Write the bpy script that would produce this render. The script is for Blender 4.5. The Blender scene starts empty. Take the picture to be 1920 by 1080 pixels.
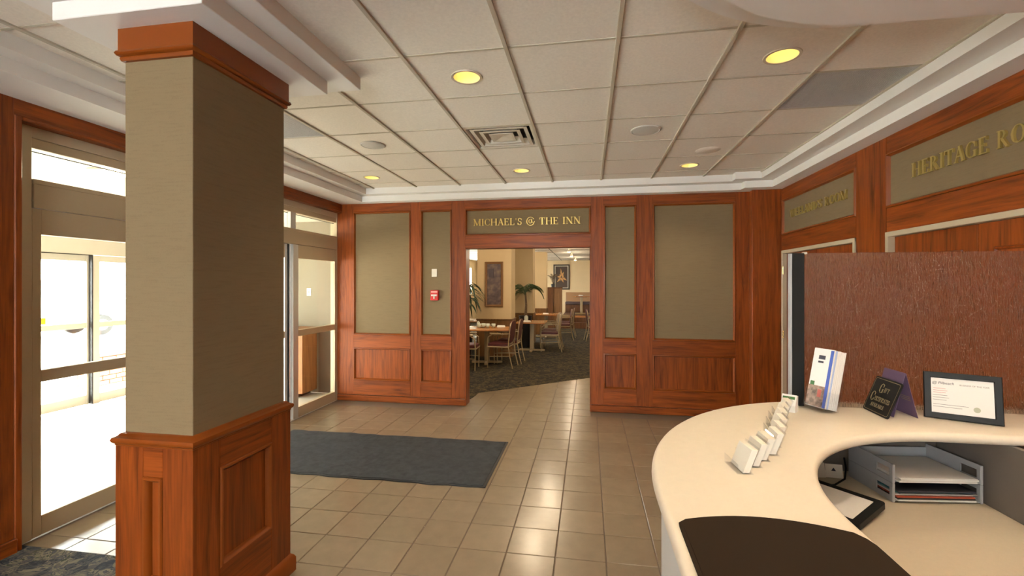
import bpy, bmesh, math, random
from mathutils import Vector, Matrix
random.seed(7)
PI = math.pi
C = bpy.context.scene.collection
SC = bpy.context.scene

# ------------------------------------------------------------------ camera, world, exposure
TH = math.atan(143 / 853.0)
cam = bpy.data.cameras.new('camera'); co = bpy.data.objects.new('camera', cam); C.objects.link(co)
cam.sensor_width = 36; cam.lens = 36 * 853 / 1920; cam.shift_y = -6 / 1920; cam.clip_start = .02
co.location = (0, 0, 1.65); co.rotation_euler = (PI / 2, 0, TH)
SC.camera = co
w = bpy.data.worlds.new('overcast_sky'); SC.world = w; w.use_nodes = True
bg = w.node_tree.nodes['Background']; bg.inputs[0].default_value = (1, .985, .965, 1); bg.inputs[1].default_value = 40
sun = bpy.data.lights.new('sun', 'SUN'); sun.energy = 100; sun.angle = .03; sun.color = (1, .96, .89)
so = bpy.data.objects.new('sun', sun); C.objects.link(so); so.location = (-12, 0, 12)
so.rotation_euler = Vector((.76, .18, -.62)).to_track_quat('-Z', 'Y').to_euler()
SC.view_settings.view_transform = 'Standard'; SC.view_settings.look = 'None'
SC.view_settings.gamma = 1; SC.view_settings.use_curve_mapping = False
SC.view_settings.exposure = -.44
WARM = (1, .80, .56)
LAMP_W = 50       # lobby downlight
REST_W = 48       # dining room lamps

# ------------------------------------------------------------------ materials
def mat(name, col, rough=.5, metal=0, spec=.5, trans=0, emit=None, es=1, coat=0):
    m = bpy.data.materials.new(name); m.use_nodes = True
    b = m.node_tree.nodes['Principled BSDF']
    b.inputs['Base Color'].default_value = (*col, 1); b.inputs['Roughness'].default_value = rough
    b.inputs['Metallic'].default_value = metal; b.inputs['Specular IOR Level'].default_value = spec
    b.inputs['Transmission Weight'].default_value = trans; b.inputs['Coat Weight'].default_value = coat
    if emit:
        b.inputs['Emission Color'].default_value = (*emit, 1); b.inputs['Emission Strength'].default_value = es
    return m
def nd(m, t, **k):
    n = m.node_tree.nodes.new(t)
    for a, v in k.items():
        if a in n.inputs: n.inputs[a].default_value = v
        else: setattr(n, a, v)
    return n
def lk(m, a, b): m.node_tree.links.new(a, b)
def P(m): return m.node_tree.nodes['Principled BSDF']
def ramp(m, stops):
    r = nd(m, 'ShaderNodeValToRGB'); e = r.color_ramp.elements
    while len(e) < len(stops): e.new(.5)
    for i, (p, c) in enumerate(stops): e[i].position = p; e[i].color = (*c, 1)
    return r
def bump(m, h, strength=.2, dist=.002):
    b = nd(m, 'ShaderNodeBump', Strength=strength, Distance=dist); lk(m, h, b.inputs['Height']); lk(m, b.outputs[0], P(m).inputs['Normal'])
def mapped(m, scale, rnd=True):
    tc = nd(m, 'ShaderNodeTexCoord'); mp = nd(m, 'ShaderNodeMapping'); mp.inputs['Scale'].default_value = scale
    lk(m, tc.outputs['Object'], mp.inputs['Vector'])
    if rnd:
        oi = nd(m, 'ShaderNodeObjectInfo'); mu = nd(m, 'ShaderNodeMath', operation='MULTIPLY'); mu.inputs[1].default_value = 37
        lk(m, oi.outputs['Random'], mu.inputs[0]); lk(m, mu.outputs[0], mp.inputs['Location'])
    return mp
def vary(m, colout, amt=.12):
    oi = nd(m, 'ShaderNodeObjectInfo'); mr = nd(m, 'ShaderNodeMapRange'); mr.inputs[3].default_value = 1 - amt; mr.inputs[4].default_value = 1 + amt
    lk(m, oi.outputs['Random'], mr.inputs[0])
    h = nd(m, 'ShaderNodeHueSaturation'); lk(m, mr.outputs[0], h.inputs['Value']); lk(m, colout, h.inputs['Color'])
    return h.outputs[0]
def wood(name, axis, dark=(.105, .020, .0022), lite=(.275, .060, .0072), rough=.42):
    m = mat(name, lite, rough, coat=.05, spec=.28)
    P(m).inputs['Coat Roughness'].default_value = .18
    s = [16, 16, 16]; s[axis] = 1.1
    mp = mapped(m, s)
    n1 = nd(m, 'ShaderNodeTexNoise', Scale=1.3, Detail=5, Roughness=.62, Distortion=1.1); lk(m, mp.outputs[0], n1.inputs['Vector'])
    s2 = [120, 120, 120]; s2[axis] = 4
    mp2 = mapped(m, s2); n2 = nd(m, 'ShaderNodeTexNoise', Scale=1, Detail=2); lk(m, mp2.outputs[0], n2.inputs['Vector'])
    mx = nd(m, 'ShaderNodeMath', operation='MULTIPLY_ADD'); mx.inputs[1].default_value = .35
    lk(m, n2.outputs['Fac'], mx.inputs[0]); lk(m, n1.outputs['Fac'], mx.inputs[2])
    r = ramp(m, [(.46, dark), (.62, tuple(.5 * (a + b) for a, b in zip(dark, lite))), (.82, lite)]); lk(m, mx.outputs[0], r.inputs[0])
    lk(m, vary(m, r.outputs[0], .10), P(m).inputs['Base Color']); bump(m, n2.outputs['Fac'], .08, .001)
    return m
WM = None
WX, WY, WZ = wood('oak_grain_x', 0), wood('oak_grain_y', 1), wood('oak_grain_z', 2)
WM = mat('oak_moulding', (.215, .049, .005), .38, coat=.05, spec=.3)
LIGHTWOOD = wood('pale_cabinet_oak', 2, (.20, .07, .022), (.36, .15, .05))
TABLEWOOD = wood('table_oak', 0, (.30, .11, .03), (.52, .23, .075), .25)
WAINWOOD = wood('dining_wainscot_oak', 2, (.12, .055, .018), (.22, .105, .036))
DARKWOOD = wood('dark_partition_oak', 2, (.05, .018, .006), (.13, .05, .016))
def fabric(name, col):
    m = mat(name, col, .9, spec=.2)
    mp = mapped(m, (420, 420, 300)); n = nd(m, 'ShaderNodeTexNoise', Scale=1, Detail=2); lk(m, mp.outputs[0], n.inputs['Vector'])
    mp2 = mapped(m, (9, 9, 130)); n2 = nd(m, 'ShaderNodeTexNoise', Scale=1, Detail=3); lk(m, mp2.outputs[0], n2.inputs['Vector'])
    ad = nd(m, 'ShaderNodeMath', operation='ADD'); lk(m, n.outputs['Fac'], ad.inputs[0]); lk(m, n2.outputs['Fac'], ad.inputs[1])
    r = ramp(m, [(.7, tuple(c * .93 for c in col)), (1.0, tuple(min(1, c * 1.07) for c in col))])
    lk(m, ad.outputs[0], r.inputs[0]); lk(m, r.outputs[0], P(m).inputs['Base Color']); bump(m, n.outputs['Fac'], .25, .001)
    return m
FABRIC = fabric('olive_taupe_wall_fabric', (.205, .150, .084))
WHITE = mat('white_plaster', (.87, .85, .82), .7)
def noisy(name, col, rough, scale, amt, bumpk=0, spec=.5, var=0.0):
    m = mat(name, col, rough, spec=spec)
    mp = mapped(m, (scale,) * 3); n = nd(m, 'ShaderNodeTexNoise', Scale=1, Detail=5, Roughness=.6); lk(m, mp.outputs[0], n.inputs['Vector'])
    r = ramp(m, [(.3, tuple(c * (1 - amt) for c in col)), (.7, tuple(min(1, c * (1 + amt)) for c in col))]); lk(m, n.outputs['Fac'], r.inputs[0])
    lk(m, vary(m, r.outputs[0], var) if var else r.outputs[0], P(m).inputs['Base Color'])
    if bumpk: bump(m, n.outputs['Fac'], bumpk, .002)
    return m
CEIL_TILE = noisy('mineral_ceiling_tile', (.86, .81, .73), .9, 60, .05, .35, .2, .035)
GRID = mat('ceiling_grid_enamel', (.55, .50, .40), .5)
PLENUM = mat('plenum_dark', (.12, .11, .10), .9)
TILE = noisy('glazed_beige_floor_tile', (.255, .198, .134), .22, 9, .06, .02, .5, .045)
GROUT = mat('brown_grout', (.13, .09, .06), .8)
def carpet_mat(k=(1, 1, 1)):
    m = mat('leaf_pattern_carpet', (.1, .1, .1), .95, spec=.1)
    mp = mapped(m, (1,) * 3, False)
    n = nd(m, 'ShaderNodeTexNoise', Scale=5, Detail=2, Distortion=2.5); lk(m, mp.outputs[0], n.inputs['Vector'])
    v = nd(m, 'ShaderNodeTexVoronoi', Scale=13); lk(m, n.outputs['Color'], v.inputs['Vector'])
    v2 = nd(m, 'ShaderNodeTexVoronoi', Scale=17); lk(m, mp.outputs[0], v2.inputs['Vector'])
    mx = nd(m, 'ShaderNodeMix', data_type='RGBA'); mx.inputs[0].default_value = .5
    lk(m, v.outputs['Color'], mx.inputs[6]); lk(m, v2.outputs['Color'], mx.inputs[7])
    bw = nd(m, 'ShaderNodeRGBToBW'); lk(m, mx.outputs[2], bw.inputs[0])
    r = ramp(m, [(.3, (.035, .042, .055)), (.46, (.075, .080, .088)), (.56, (.11, .105, .095)), (.68, (.22, .20, .145)), (.8, (.05, .06, .045))]);
    for e in r.color_ramp.elements: e.color = tuple(a * b for a, b in zip(e.color, (*k, 1)))
    lk(m, bw.outputs[0], r.inputs[0])
    r.color_ramp.interpolation = 'EASE'
    lk(m, r.outputs[0], P(m).inputs['Base Color'])
    f = nd(m, 'ShaderNodeTexNoise', Scale=300); lk(m, mp.outputs[0], f.inputs['Vector']); bump(m, f.outputs['Fac'], .5, .004)
    return m
CARPET = carpet_mat(); CARPET_D = carpet_mat((.52, .43, .31))
MATC = noisy('charcoal_mat_pile', (.050, .053, .057), .9, 16, .22, .5, .15)
MATEDGE = mat('black_rubber_edge', (.012, .012, .014), .6)
ALU = mat('beige_anodised_frame', (.54, .44, .29), .42, .15)
CREAM_FR = mat('cream_painted_frame', (.56, .47, .33), .5)
SILVER = mat('bright_aluminium', (.72, .72, .70), .35, .5)
GASKET = mat('black_gasket', (.01, .01, .012), .5)
CREAMWALL = noisy('vestibule_cream_paint', (.60, .55, .46), .8, 3, .03)
RESTWALL = noisy('dining_cream_paint', (.64, .50, .30), .8, 2, .03)
def glass_mat(name, tint=(1, 1, 1), gl=.05):
    m = bpy.data.materials.new(name); m.use_nodes = True; nt = m.node_tree; nt.nodes.clear()
    o = nt.nodes.new('ShaderNodeOutputMaterial'); mx = nt.nodes.new('ShaderNodeMixShader')
    t = nt.nodes.new('ShaderNodeBsdfTransparent'); t.inputs[0].default_value = (*tint, 1)
    g = nt.nodes.new('ShaderNodeBsdfGlossy'); g.inputs['Roughness'].default_value = .02
    lw = nt.nodes.new('ShaderNodeLayerWeight'); lw.inputs[0].default_value = .5
    pw = nt.nodes.new('ShaderNodeMath'); pw.operation = 'POWER'; pw.inputs[1].default_value = 5
    ma = nt.nodes.new('ShaderNodeMath'); ma.operation = 'MULTIPLY_ADD'; ma.inputs[1].default_value = .75; ma.inputs[2].default_value = gl
    nt.links.new(lw.outputs['Facing'], pw.inputs[0]); nt.links.new(pw.outputs[0], ma.inputs[0]); nt.links.new(ma.outputs[0], mx.inputs[0]); nt.links.new(t.outputs[0], mx.inputs[1]); nt.links.new(g.outputs[0], mx.inputs[2]); nt.links.new(mx.outputs[0], o.inputs[0])
    return m
GLASS = glass_mat('clear_window_glass', (.95, .97, .96))
ACRYL = glass_mat('clear_acrylic', (.985, .99, 1), .03)
def rain_glass():
    m = mat('rain_textured_glass', (1, .97, .94), .17, trans=1.0)
    P(m).inputs['IOR'].default_value = 1.28
    mp = mapped(m, (200, 200, 26)); n = nd(m, 'ShaderNodeTexNoise', Scale=1, Detail=3, Distortion=.6); lk(m, mp.outputs[0], n.inputs['Vector'])
    bump(m, n.outputs['Fac'], 1.0, .006)
    return m
RAIN = rain_glass()
BLACK = mat('satin_black', (.008, .009, .010), .5, spec=.3)
BLACKPAD = mat('dark_brown_leatherette', (.022, .012, .006), .8, spec=.15)
COUNTER = noisy('cream_solid_surface', (.80, .72, .59), .35, 40, .02)
COUNTER_BODY = mat('white_laminate', (.70, .70, .67), .4)
GREYLAM = mat('grey_laminate', (.17, .15, .13), .6)
DESKTOP = noisy('beige_desk_laminate', (.62, .53, .40), .4, 50, .02)
GOLD = mat('brushed_brass', (.62, .44, .14), .32, .85)
DULLGOLD = mat('dull_brass', (.42, .31, .09), .45, .3)
REFL = mat('gold_reflector', (.95, .82, .46), .4, .2)
BULB = mat('lamp_bulb_glow', (1, 1, 1), .5, emit=(1, .86, .52), es=14)
TRIMRING = mat('lamp_trim_ring', (.62, .55, .42), .5)
SPEAKER = mat('white_speaker_mesh', (.62, .60, .56), .7)
GRILLE = mat('grey_return_grille', (.52, .51, .50), .6)
DIFF = mat('diffuser_enamel', (.66, .60, .50), .45)
PAPER = mat('white_paper', (.82, .80, .77), .7)
CARDP = mat('card_stock_ivory', (.80, .75, .64), .7)
GREYPL = mat('grey_plastic', (.42, .43, .45), .45)
RED = mat('red_alarm_enamel', (.55, .012, .012), .35)
IVORY = mat('ivory_plastic', (.78, .73, .62), .4)
BURG = noisy('burgundy_vinyl', (.085, .014, .014), .5, 20, .15)
PALEFAB = mat('pale_chair_back', (.50, .42, .36), .7)
TUBE = mat('champagne_tube_frame', (.38, .29, .165), .4, .2)
LEAF = noisy('palm_leaf_green', (.030, .075, .018), .5, 8, .4)
LEAFD = noisy('dark_leaf_green', (.016, .040, .013), .5, 8, .4)
TRUNK = noisy('palm_trunk', (.14, .09, .05), .9, 30, .4, .5)
POT = mat('black_glazed_pot', (.012, .012, .014), .3)
INK = mat('dark_ink', (.05, .05, .07), .8)
PINKINK = mat('red_ink', (.55, .12, .10), .8)
PURPLE = mat('purple_print', (.15, .095, .18), .6)
BLUE = mat('blue_print', (.05, .10, .42), .6)
PALEBLUE = mat('pale_blue_print', (.45, .55, .80), .6)
GREENP = mat('green_print', (.05, .16, .05), .6)
YELLOW = mat('orange_yellow_sticker', (.85, .42, .02), .5)
TEXTGOLD = mat('pale_gold_print', (.27, .22, .12), .6)
CONCRETE = noisy('pale_concrete', (.55, .53, .50), .9, 2, .08)
CARW = mat('white_car_paint', (.75, .78, .80), .3, coat=.5)
CARGL = mat('pale_car_glass', (.34, .40, .42), .15)
TYRE = mat('tyre_rubber', (.03, .03, .03), .8)

# ------------------------------------------------------------------ mesh helpers
class MB:
    def __init__(s): s.v = []; s.f = []; s.mi = []; s.cur = 0
    def add(s, vs, fs):
        o = len(s.v); s.v += [tuple(v) for v in vs]; s.f += [tuple(i + o for i in f) for f in fs]; s.mi += [s.cur] * len(fs); return s
    def box(s, x0, x1, y0, y1, z0, z1, c=0):
        x0, x1 = sorted((x0, x1)); y0, y1 = sorted((y0, y1)); z0, z1 = sorted((z0, z1))
        if c <= 0:
            vs = [(x, y, z) for x in (x0, x1) for y in (y0, y1) for z in (z0, z1)]
            return s.add(vs, [(0, 1, 3, 2), (4, 6, 7, 5), (0, 4, 5, 1), (2, 3, 7, 6), (0, 2, 6, 4), (1, 5, 7, 3)])
        c = min(c, (x1 - x0) * .45, (y1 - y0) * .45, (z1 - z0) * .45)
        vs = []; ix = {}
        for i in (0, 1):
            for j in (0, 1):
                for k in (0, 1):
                    X, Y, Z = (x0, x1)[i], (y0, y1)[j], (z0, z1)[k]
                    a, b, d = X + (c if i == 0 else -c), Y + (c if j == 0 else -c), Z + (c if k == 0 else -c)
                    for t, p in enumerate(((X, b, d), (a, Y, d), (a, b, Z))): ix[i, j, k, t] = len(vs); vs.append(p)
        fs = []
        for q in (0, 1):
            fs.append([ix[q, a, b, 0] for a, b in ((0, 0), (1, 0), (1, 1), (0, 1))])
            fs.append([ix[a, q, b, 1] for a, b in ((0, 0), (1, 0), (1, 1), (0, 1))])
            fs.append([ix[a, b, q, 2] for a, b in ((0, 0), (1, 0), (1, 1), (0, 1))])
        for a in (0, 1):
            for b in (0, 1):
                fs.append([ix[0, a, b, 1], ix[1, a, b, 1], ix[1, a, b, 2], ix[0, a, b, 2]])
                fs.append([ix[a, 0, b, 0], ix[a, 1, b, 0], ix[a, 1, b, 2], ix[a, 0, b, 2]])
                fs.append([ix[a, b, 0, 0], ix[a, b, 1, 0], ix[a, b, 1, 1], ix[a, b, 0, 1]])
                for d in (0, 1): fs.append([ix[a, b, d, t] for t in range(3)])
        return s.add(vs, fs)
    def fbox(s, fr, s0, s1, z0, z1, d0, d1, c=0):
        a, b = fr(s0, z0, d0), fr(s1, z1, d1); return s.box(a[0], b[0], a[1], b[1], a[2], b[2], c)
    def ring(s, fr, s0, s1, z0, z1, prof):      # mitred moulding round a rectangle; prof = (inset, depth)
        vs = []
        for q, d in prof: vs += [fr(s0 + q, z0 + q, d), fr(s1 - q, z0 + q, d), fr(s1 - q, z1 - q, d), fr(s0 + q, z1 - q, d)]
        fs = []
        for i in range(len(prof) - 1):
            for k in range(4): fs.append((4 * i + k, 4 * i + (k + 1) % 4, 4 * i + 4 + (k + 1) % 4, 4 * i + 4 + k))
        return s.add(vs, fs)
    def tube(s, path, r, n=8, cap=True):
        path = [Vector(p) for p in path]; rs = r if isinstance(r, (list, tuple)) else [r] * len(path)
        up = None; vs = []
        for i, p in enumerate(path):
            t = (path[min(i + 1, len(path) - 1)] - path[max(i - 1, 0)]).normalized()
            if up is None: up = t.orthogonal().normalized()
            up = (up - t * up.dot(t)).normalized(); b = t.cross(up)
            for k in range(n): a = 2 * PI * k / n; vs.append(p + (up * math.cos(a) + b * math.sin(a)) * rs[i])
        fs = [(i * n + k, i * n + (k + 1) % n, (i + 1) * n + (k + 1) % n, (i + 1) * n + k) for i in range(len(path) - 1) for k in range(n)]
        if cap: fs += [tuple(range(n)), tuple(range((len(path) - 1) * n, len(path) * n))]
        return s.add(vs, fs)
    def lathe(s, prof, n=24, cx=0, cy=0):
        vs = [(cx + r * math.cos(2 * PI * k / n), cy + r * math.sin(2 * PI * k / n), z) for r, z in prof for k in range(n)]
        return s.add(vs, [(i * n + k, i * n + (k + 1) % n, (i + 1) * n + (k + 1) % n, (i + 1) * n + k) for i in range(len(prof) - 1) for k in range(n)])
    def prism(s, poly, z0, z1):
        n = len(poly); vs = [(x, y, z0) for x, y in poly] + [(x, y, z1) for x, y in poly]
        return s.add(vs, [tuple(range(n))[::-1], tuple(range(n, 2 * n))] + [(i, (i + 1) % n, n + (i + 1) % n, n + i) for i in range(n)])
    def fprism(s, fn, poly, d0, d1):            # polygon in any plane: fn(u, v, d)
        n = len(poly); vs = [fn(x, y, d0) for x, y in poly] + [fn(x, y, d1) for x, y in poly]
        return s.add(vs, [tuple(range(n))[::-1], tuple(range(n, 2 * n))] + [(i, (i + 1) % n, n + (i + 1) % n, n + i) for i in range(n)])
    def xf(s, M): s.v = [tuple(M @ Vector(v)) for v in s.v]; return s
    def build(s, name, m, parent=None, loc=None, smooth=False, recalc=True):
        me = bpy.data.meshes.new(name)
        v = s.v if loc is None else [tuple(a - b for a, b in zip(p, loc)) for p in s.v]
        me.from_pydata(v, [], s.f)
        if recalc:
            b = bmesh.new(); b.from_mesh(me); bmesh.ops.recalc_face_normals(b, faces=b.faces[:]); b.to_mesh(me); b.free()
        for q in (m if isinstance(m, (list, tuple)) else [m]): me.materials.append(q)
        if isinstance(m, (list, tuple)): me.polygons.foreach_set('material_index', s.mi)
        if smooth:
            me.polygons.foreach_set('use_smooth', [True] * len(me.polygons))
            if smooth == 'auto': me.set_sharp_from_angle(angle=math.radians(40))
        o = bpy.data.objects.new(name, me); C.objects.link(o)
        if loc is not None and not parent: o.location = loc
        if parent: o.parent = parent
        return o
def tag(o, label=None, cat=None, group=None, kind=None):
    for k, v in (('label', label), ('category', cat), ('group', group), ('kind', kind)):
        if v: o[k] = v
    return o
def thing(name, label, cat, loc=(0, 0, 0), rz=0, group=None, kind=None):
    o = bpy.data.objects.new(name, None); C.objects.link(o); o.location = loc; o.rotation_euler = (0, 0, rz); o.empty_display_size = .1
    return tag(o, label, cat, group, kind)
def struct(name, label=None, cat=None): return thing(name, label, cat, kind='structure')
def copy_tree(o, parent=None):
    c = o.copy(); C.objects.link(c)
    if parent: c.parent = parent
    for ch in list(o.children): copy_tree(ch, c)
    return c
def B(*a): return MB().box(*a)

YB, XR, XL, XD = 6.02, 2.29, -3.48, -3.55        # faces of the walls; XD = entrance glazing
F_back = lambda s, z, d: (s, YB - d, z)
F_right = lambda s, z, d: (XR - d, s, z)
F_left = lambda s, z, d: (XL + d, s, z)
ZC, ZS = 2.96, 2.80

# ------------------------------------------------------------------ floor
fl = MB().box(-3.66, 3.2, 2.2, 6.0, -.08, -.004).box(-3.66, 2.7, 6.0, 6.2, -.08, -.0042).box(-1.7, .08, 6.2, 8.6, -.08, -.0041).build('floor', GROUT)
tag(fl, 'beige square ceramic floor tiles with brown grout across the lobby', 'floor', kind='structure')
T = .302
def tile_mesh(sx, sy):
    return MB().box(0, sx, 0, sy, -.012, 0, .0025)
share = {}
x_edge0, y_edge0 = -.197, 3.062
carpet_rest = [(-1.9, 6.14), (-1.68, 6.40), (-1.645, 6.76), (.035, 8.208), (2.6, 10.3), (2.6, 20.5), (-5.2, 20.5), (-5.2, 6.6), (-3.55, 6.6), (-3.55, 6.14)]
def in_poly(x, y, pl):
    r = False
    for i in range(len(pl)):
        (x0, y0), (x1, y1) = pl[i], pl[i - 1]
        if (y0 > y) != (y1 > y) and x < (x1 - x0) * (y - y0) / (y1 - y0) + x0: r = not r
    return r
for i in range(-12, 10):
    for j in range(-4, 20):
        x0 = x_edge0 + i * T + .003; y0 = y_edge0 + j * T + .003; x1 = x0 + T - .006; y1 = y0 + T - .006
        if y0 < 6.0: x0 = max(x0, -3.54); x1 = min(x1, 2.28); y0 = max(y0, 2.33); 
        if y1 > 6.02:
            x0 = max(x0, -1.655); x1 = min(x1, .03)
        if x1 - x0 < .02 or y1 - y0 < .02: continue
        if all(in_poly(a, b, carpet_rest) for a in (x0, x1) for b in (y0, y1)): continue
        if y1 > 8.5: continue
        k = (round(x1 - x0, 3), round(y1 - y0, 3))
        if k not in share: share[k] = tile_mesh(*k).build('tile', TILE, fl, (0, 0, 0)); o = share[k]
        else: o = share[k].copy(); C.objects.link(o)
        o.location = (x0, y0, random.uniform(0, .0006))
tag(MB().box(-3.6, 3.2, -4.2, 2.325, -.08, .004).build('floor_carpet', CARPET), 'blue grey leaf patterned carpet in the near lobby beside the pillar', 'carpet', kind='structure')
tag(B(.03, 2.65, 6.2, 10.5, -.08, -.003).build('floor_passage', TILE), 'beige tiled floor just inside the dining room on the right', 'floor', kind='structure')
tag(MB().prism(carpet_rest, -.08, .005).build('floor_dining', CARPET_D), 'dark leaf patterned carpet of the dining room beyond the opening', 'carpet', kind='structure')
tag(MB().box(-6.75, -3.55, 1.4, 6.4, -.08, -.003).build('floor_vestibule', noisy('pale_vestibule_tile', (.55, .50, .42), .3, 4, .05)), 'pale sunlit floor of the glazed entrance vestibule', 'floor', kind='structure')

# ------------------------------------------------------------------ ceiling: tiles on a grid
ce = B(-4, 3, -4.2, 6.2, 3.25, 3.3).build('ceiling', PLENUM)
tag(ce, 'suspended ceiling of square off-white mineral tiles in a grid', 'ceiling', kind='structure')
G = .605
gx = [.157 + G * k for k in range(-6, 5)]; gy = [2.475 + G * k for k in range(-7, 7)]
LAMPS = [(-.757, 2.786), (1.096, 2.825), (-2.61, 5.199), (-.755, 5.168), (1.096, 5.242)]
UNSEEN = [(-.757, .36), (-2.57, .36), (-.757, -1.9), (-2.57, -1.9)]  # extra lamps added out of view to light the lobby from the front
def cell(x, y):
    return (math.floor((x - gx[0]) / G), math.floor((y - gy[0]) / G))
lampcells = {cell(x, y): (x, y) for x, y in LAMPS + UNSEEN}
vent_c = cell(-.75, 3.98); grille_r = cell(1.69, 3.42); grille_l = cell(-2.56, 3.4)
def hole_tile(x0, x1, y0, y1, hx, hy, r, n=32):
    m = MB(); z0, z1 = 2.962, 2.978
    inn, out = [], []
    for k in range(n):
        a = 2 * PI * k / n; dx, dy = math.cos(a), math.sin(a)
        inn.append((hx + r * dx, hy + r * dy))
        t = min(((x1 if dx > 0 else x0) - hx) / dx if abs(dx) > 1e-6 else 9, ((y1 if dy > 0 else y0) - hy) / dy if abs(dy) > 1e-6 else 9)
        out.append((hx + dx * t, hy + dy * t))
    # snap the outline to the corners
    for cx, cy in ((x0, y0), (x1, y0), (x1, y1), (x0, y1)):
        k = min(range(n), key=lambda q: (out[q][0] - cx) ** 2 + (out[q][1] - cy) ** 2); out[k] = (cx, cy)
    for z in (z0, z1):
        m.add([(*p, z) for p in inn] + [(*p, z) for p in out], [(k, (k + 1) % n, n + (k + 1) % n, n + k) for k in range(n)])
    for lst in (inn, out):
        m.add([(*p, z0) for p in lst] + [(*p, z1) for p in lst], [(k, (k + 1) % n, n + (k + 1) % n, n + k) for k in range(n)])
    return m
base = None
for i in range(len(gx) - 1):
    for j in range(len(gy) - 1):
        x0, x1, y0, y1 = gx[i] + .007, gx[i + 1] - .007, gy[j] + .004, gy[j + 1] - .004
        if (i, j) in (vent_c, grille_r, grille_l): continue
        if (i, j) in lampcells:
            hx, hy = lampcells[(i, j)]
            hole_tile(x0, x1, y0, y1, hx, hy, .084).build('ceiling_tile', CEIL_TILE, ce); continue
        if base is None:
            base = B(-(x1 - x0) / 2, (x1 - x0) / 2, -(y1 - y0) / 2, (y1 - y0) / 2, -.016, 0, .004).build('ceiling_tile', CEIL_TILE, ce); o = base
        else: o = base.copy(); C.objects.link(o)
        o.location = ((x0 + x1) / 2, (y0 + y1) / 2, 2.978 + random.uniform(-.0015, .0015))
for x in gx[1:-1]: B(x - .012, x + .012, gy[0], 5.80, 2.950, 2.972, .002).build('grid_bar', GRID, ce)
for y in gy[1:-1]:
    B(gx[0], 2.0, y - .009, y + .009, 2.9585, 2.9725, .001).build('cross_bar', CREAM_FR if False else GRID, ce)
tag(B(-4, 3, -4.2, gy[0], 2.96, 3.0).build('ceiling_rear', CEIL_TILE), 'plain continuation of the ceiling behind the viewpoint', 'ceiling', kind='structure')

# ------------------------------------------------------------------ crown and soffits
def steps(outer, inner, z0, z1):
    m = MB(); n = len(outer)
    vs = [(*p, z0) for p in outer] + [(*p, z0) for p in inner] + [(*p, z1) for p in inner]
    return m.add(vs, [(k, k + 1, n + k + 1, n + k) for k in range(n - 1)] + [(n + k, n + k + 1, 2 * n + k + 1, 2 * n + k) for k in range(n - 1)])
out = [(-3.62, -4.2), (-3.62, 6.1), (1.80, 6.1), (1.80, 6.1), (2.35, 6.1), (2.35, -4.2)]
in1 = [(-3.10, -4.2), (-3.10, 5.89), (1.83, 5.89), (1.83, 5.77), (2.135, 5.77), (2.135, -4.2)]
in2 = [(-2.98, -4.2), (-2.98, 5.77), (1.69, 5.77), (1.69, 5.65), (1.975, 5.65), (1.975, -4.2)]
tr = struct('trim_1', 'white two-stepped cornice around the edge of the tiled ceiling', 'cornice')
steps(out, in1, ZS, 2.88).build('lower_step', WHITE, tr); steps(out, in2, 2.88, 2.97).build('upper_step', WHITE, tr)
tp = struct('trim_2', 'white two-stepped soffit box around the top of the square pillar', 'soffit')
B(-2.30, -1.555, 1.62, 2.53, ZS, 2.88, .003).build('lower_step', WHITE, tp); B(-2.43, -1.42, 1.49, 2.68, 2.88, 2.972, .003).build('upper_step', WHITE, tp)
def dround(r, yt):
    p = [(1.25 - r, -1.2)] + [(1.25 - r * math.cos(a), 1.245 + r * math.sin(a)) for a in [PI / 2 * k / 28 for k in range(29)]]
    return p + [(2.3, 1.245 + r), (2.3, -1.2)]
td = struct('trim_3', 'white curved drop soffit in two steps above the reception desk', 'soffit')
DESK_LAMPS = [(.62, 1.12), (1.32, 1.62), (.85, .25), (1.75, 1.0)]
MB().prism(dround(.995, 0), ZS, 2.88).build('lower_step', WHITE, td); MB().prism(dround(1.16, 0), 2.88, 2.972).build('upper_step', WHITE, td)

# ------------------------------------------------------------------ downlights
def downlight(x, y, label, z=ZC, watts=LAMP_W, group='recessed ceiling downlights'):
    t = thing('downlight', label, 'ceiling light', (x, y, z), group=group)
    MB().lathe([(.083, .012), (.083, -.003), (.098, -.004), (.101, .003), (.096, .004), (.086, .004)], 32).build('trim_ring', TRIMRING, t, smooth='auto')
    MB().lathe([(.083, .0), (.082, .02), (.070, .085), (.052, .13), (.001, .135)], 32).build('reflector', REFL, t, smooth=True)
    MB().lathe([(.001, .098), (.018, .100), (.030, .108), (.034, .118), (.03, .132)], 20).build('bulb', BULB, t, smooth=True)
    l = bpy.data.lights.new('lamp_light', 'SPOT'); l.energy = watts; l.color = WARM; l.shadow_soft_size = .035; l.spot_size = math.radians(112); l.spot_blend = .75
    lo = bpy.data.objects.new('lamp_light', l); C.objects.link(lo); lo.parent = t; lo.location = (0, 0, .02)
    return t
for (x, y), lab in zip(LAMPS, ('round recessed downlight left of centre above the floor mat, in the near row', 'large round recessed downlight nearest the curved soffit and grey grille',
        'small recessed downlight in the far left corner beside the entrance doors', 'small recessed downlight in front of the gold lettered dining room sign', 'small recessed downlight at the far right before the tall fabric panel')):
    downlight(x, y, lab)
for (x, y), q in zip(UNSEEN, ('level with the viewpoint, right of the pair', 'level with the viewpoint, by the left wall', 'far behind the viewpoint, right of the pair', 'far behind the viewpoint, by the left wall')): downlight(x, y, 'added unseen downlight ' + q, group='added rear downlights')
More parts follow.
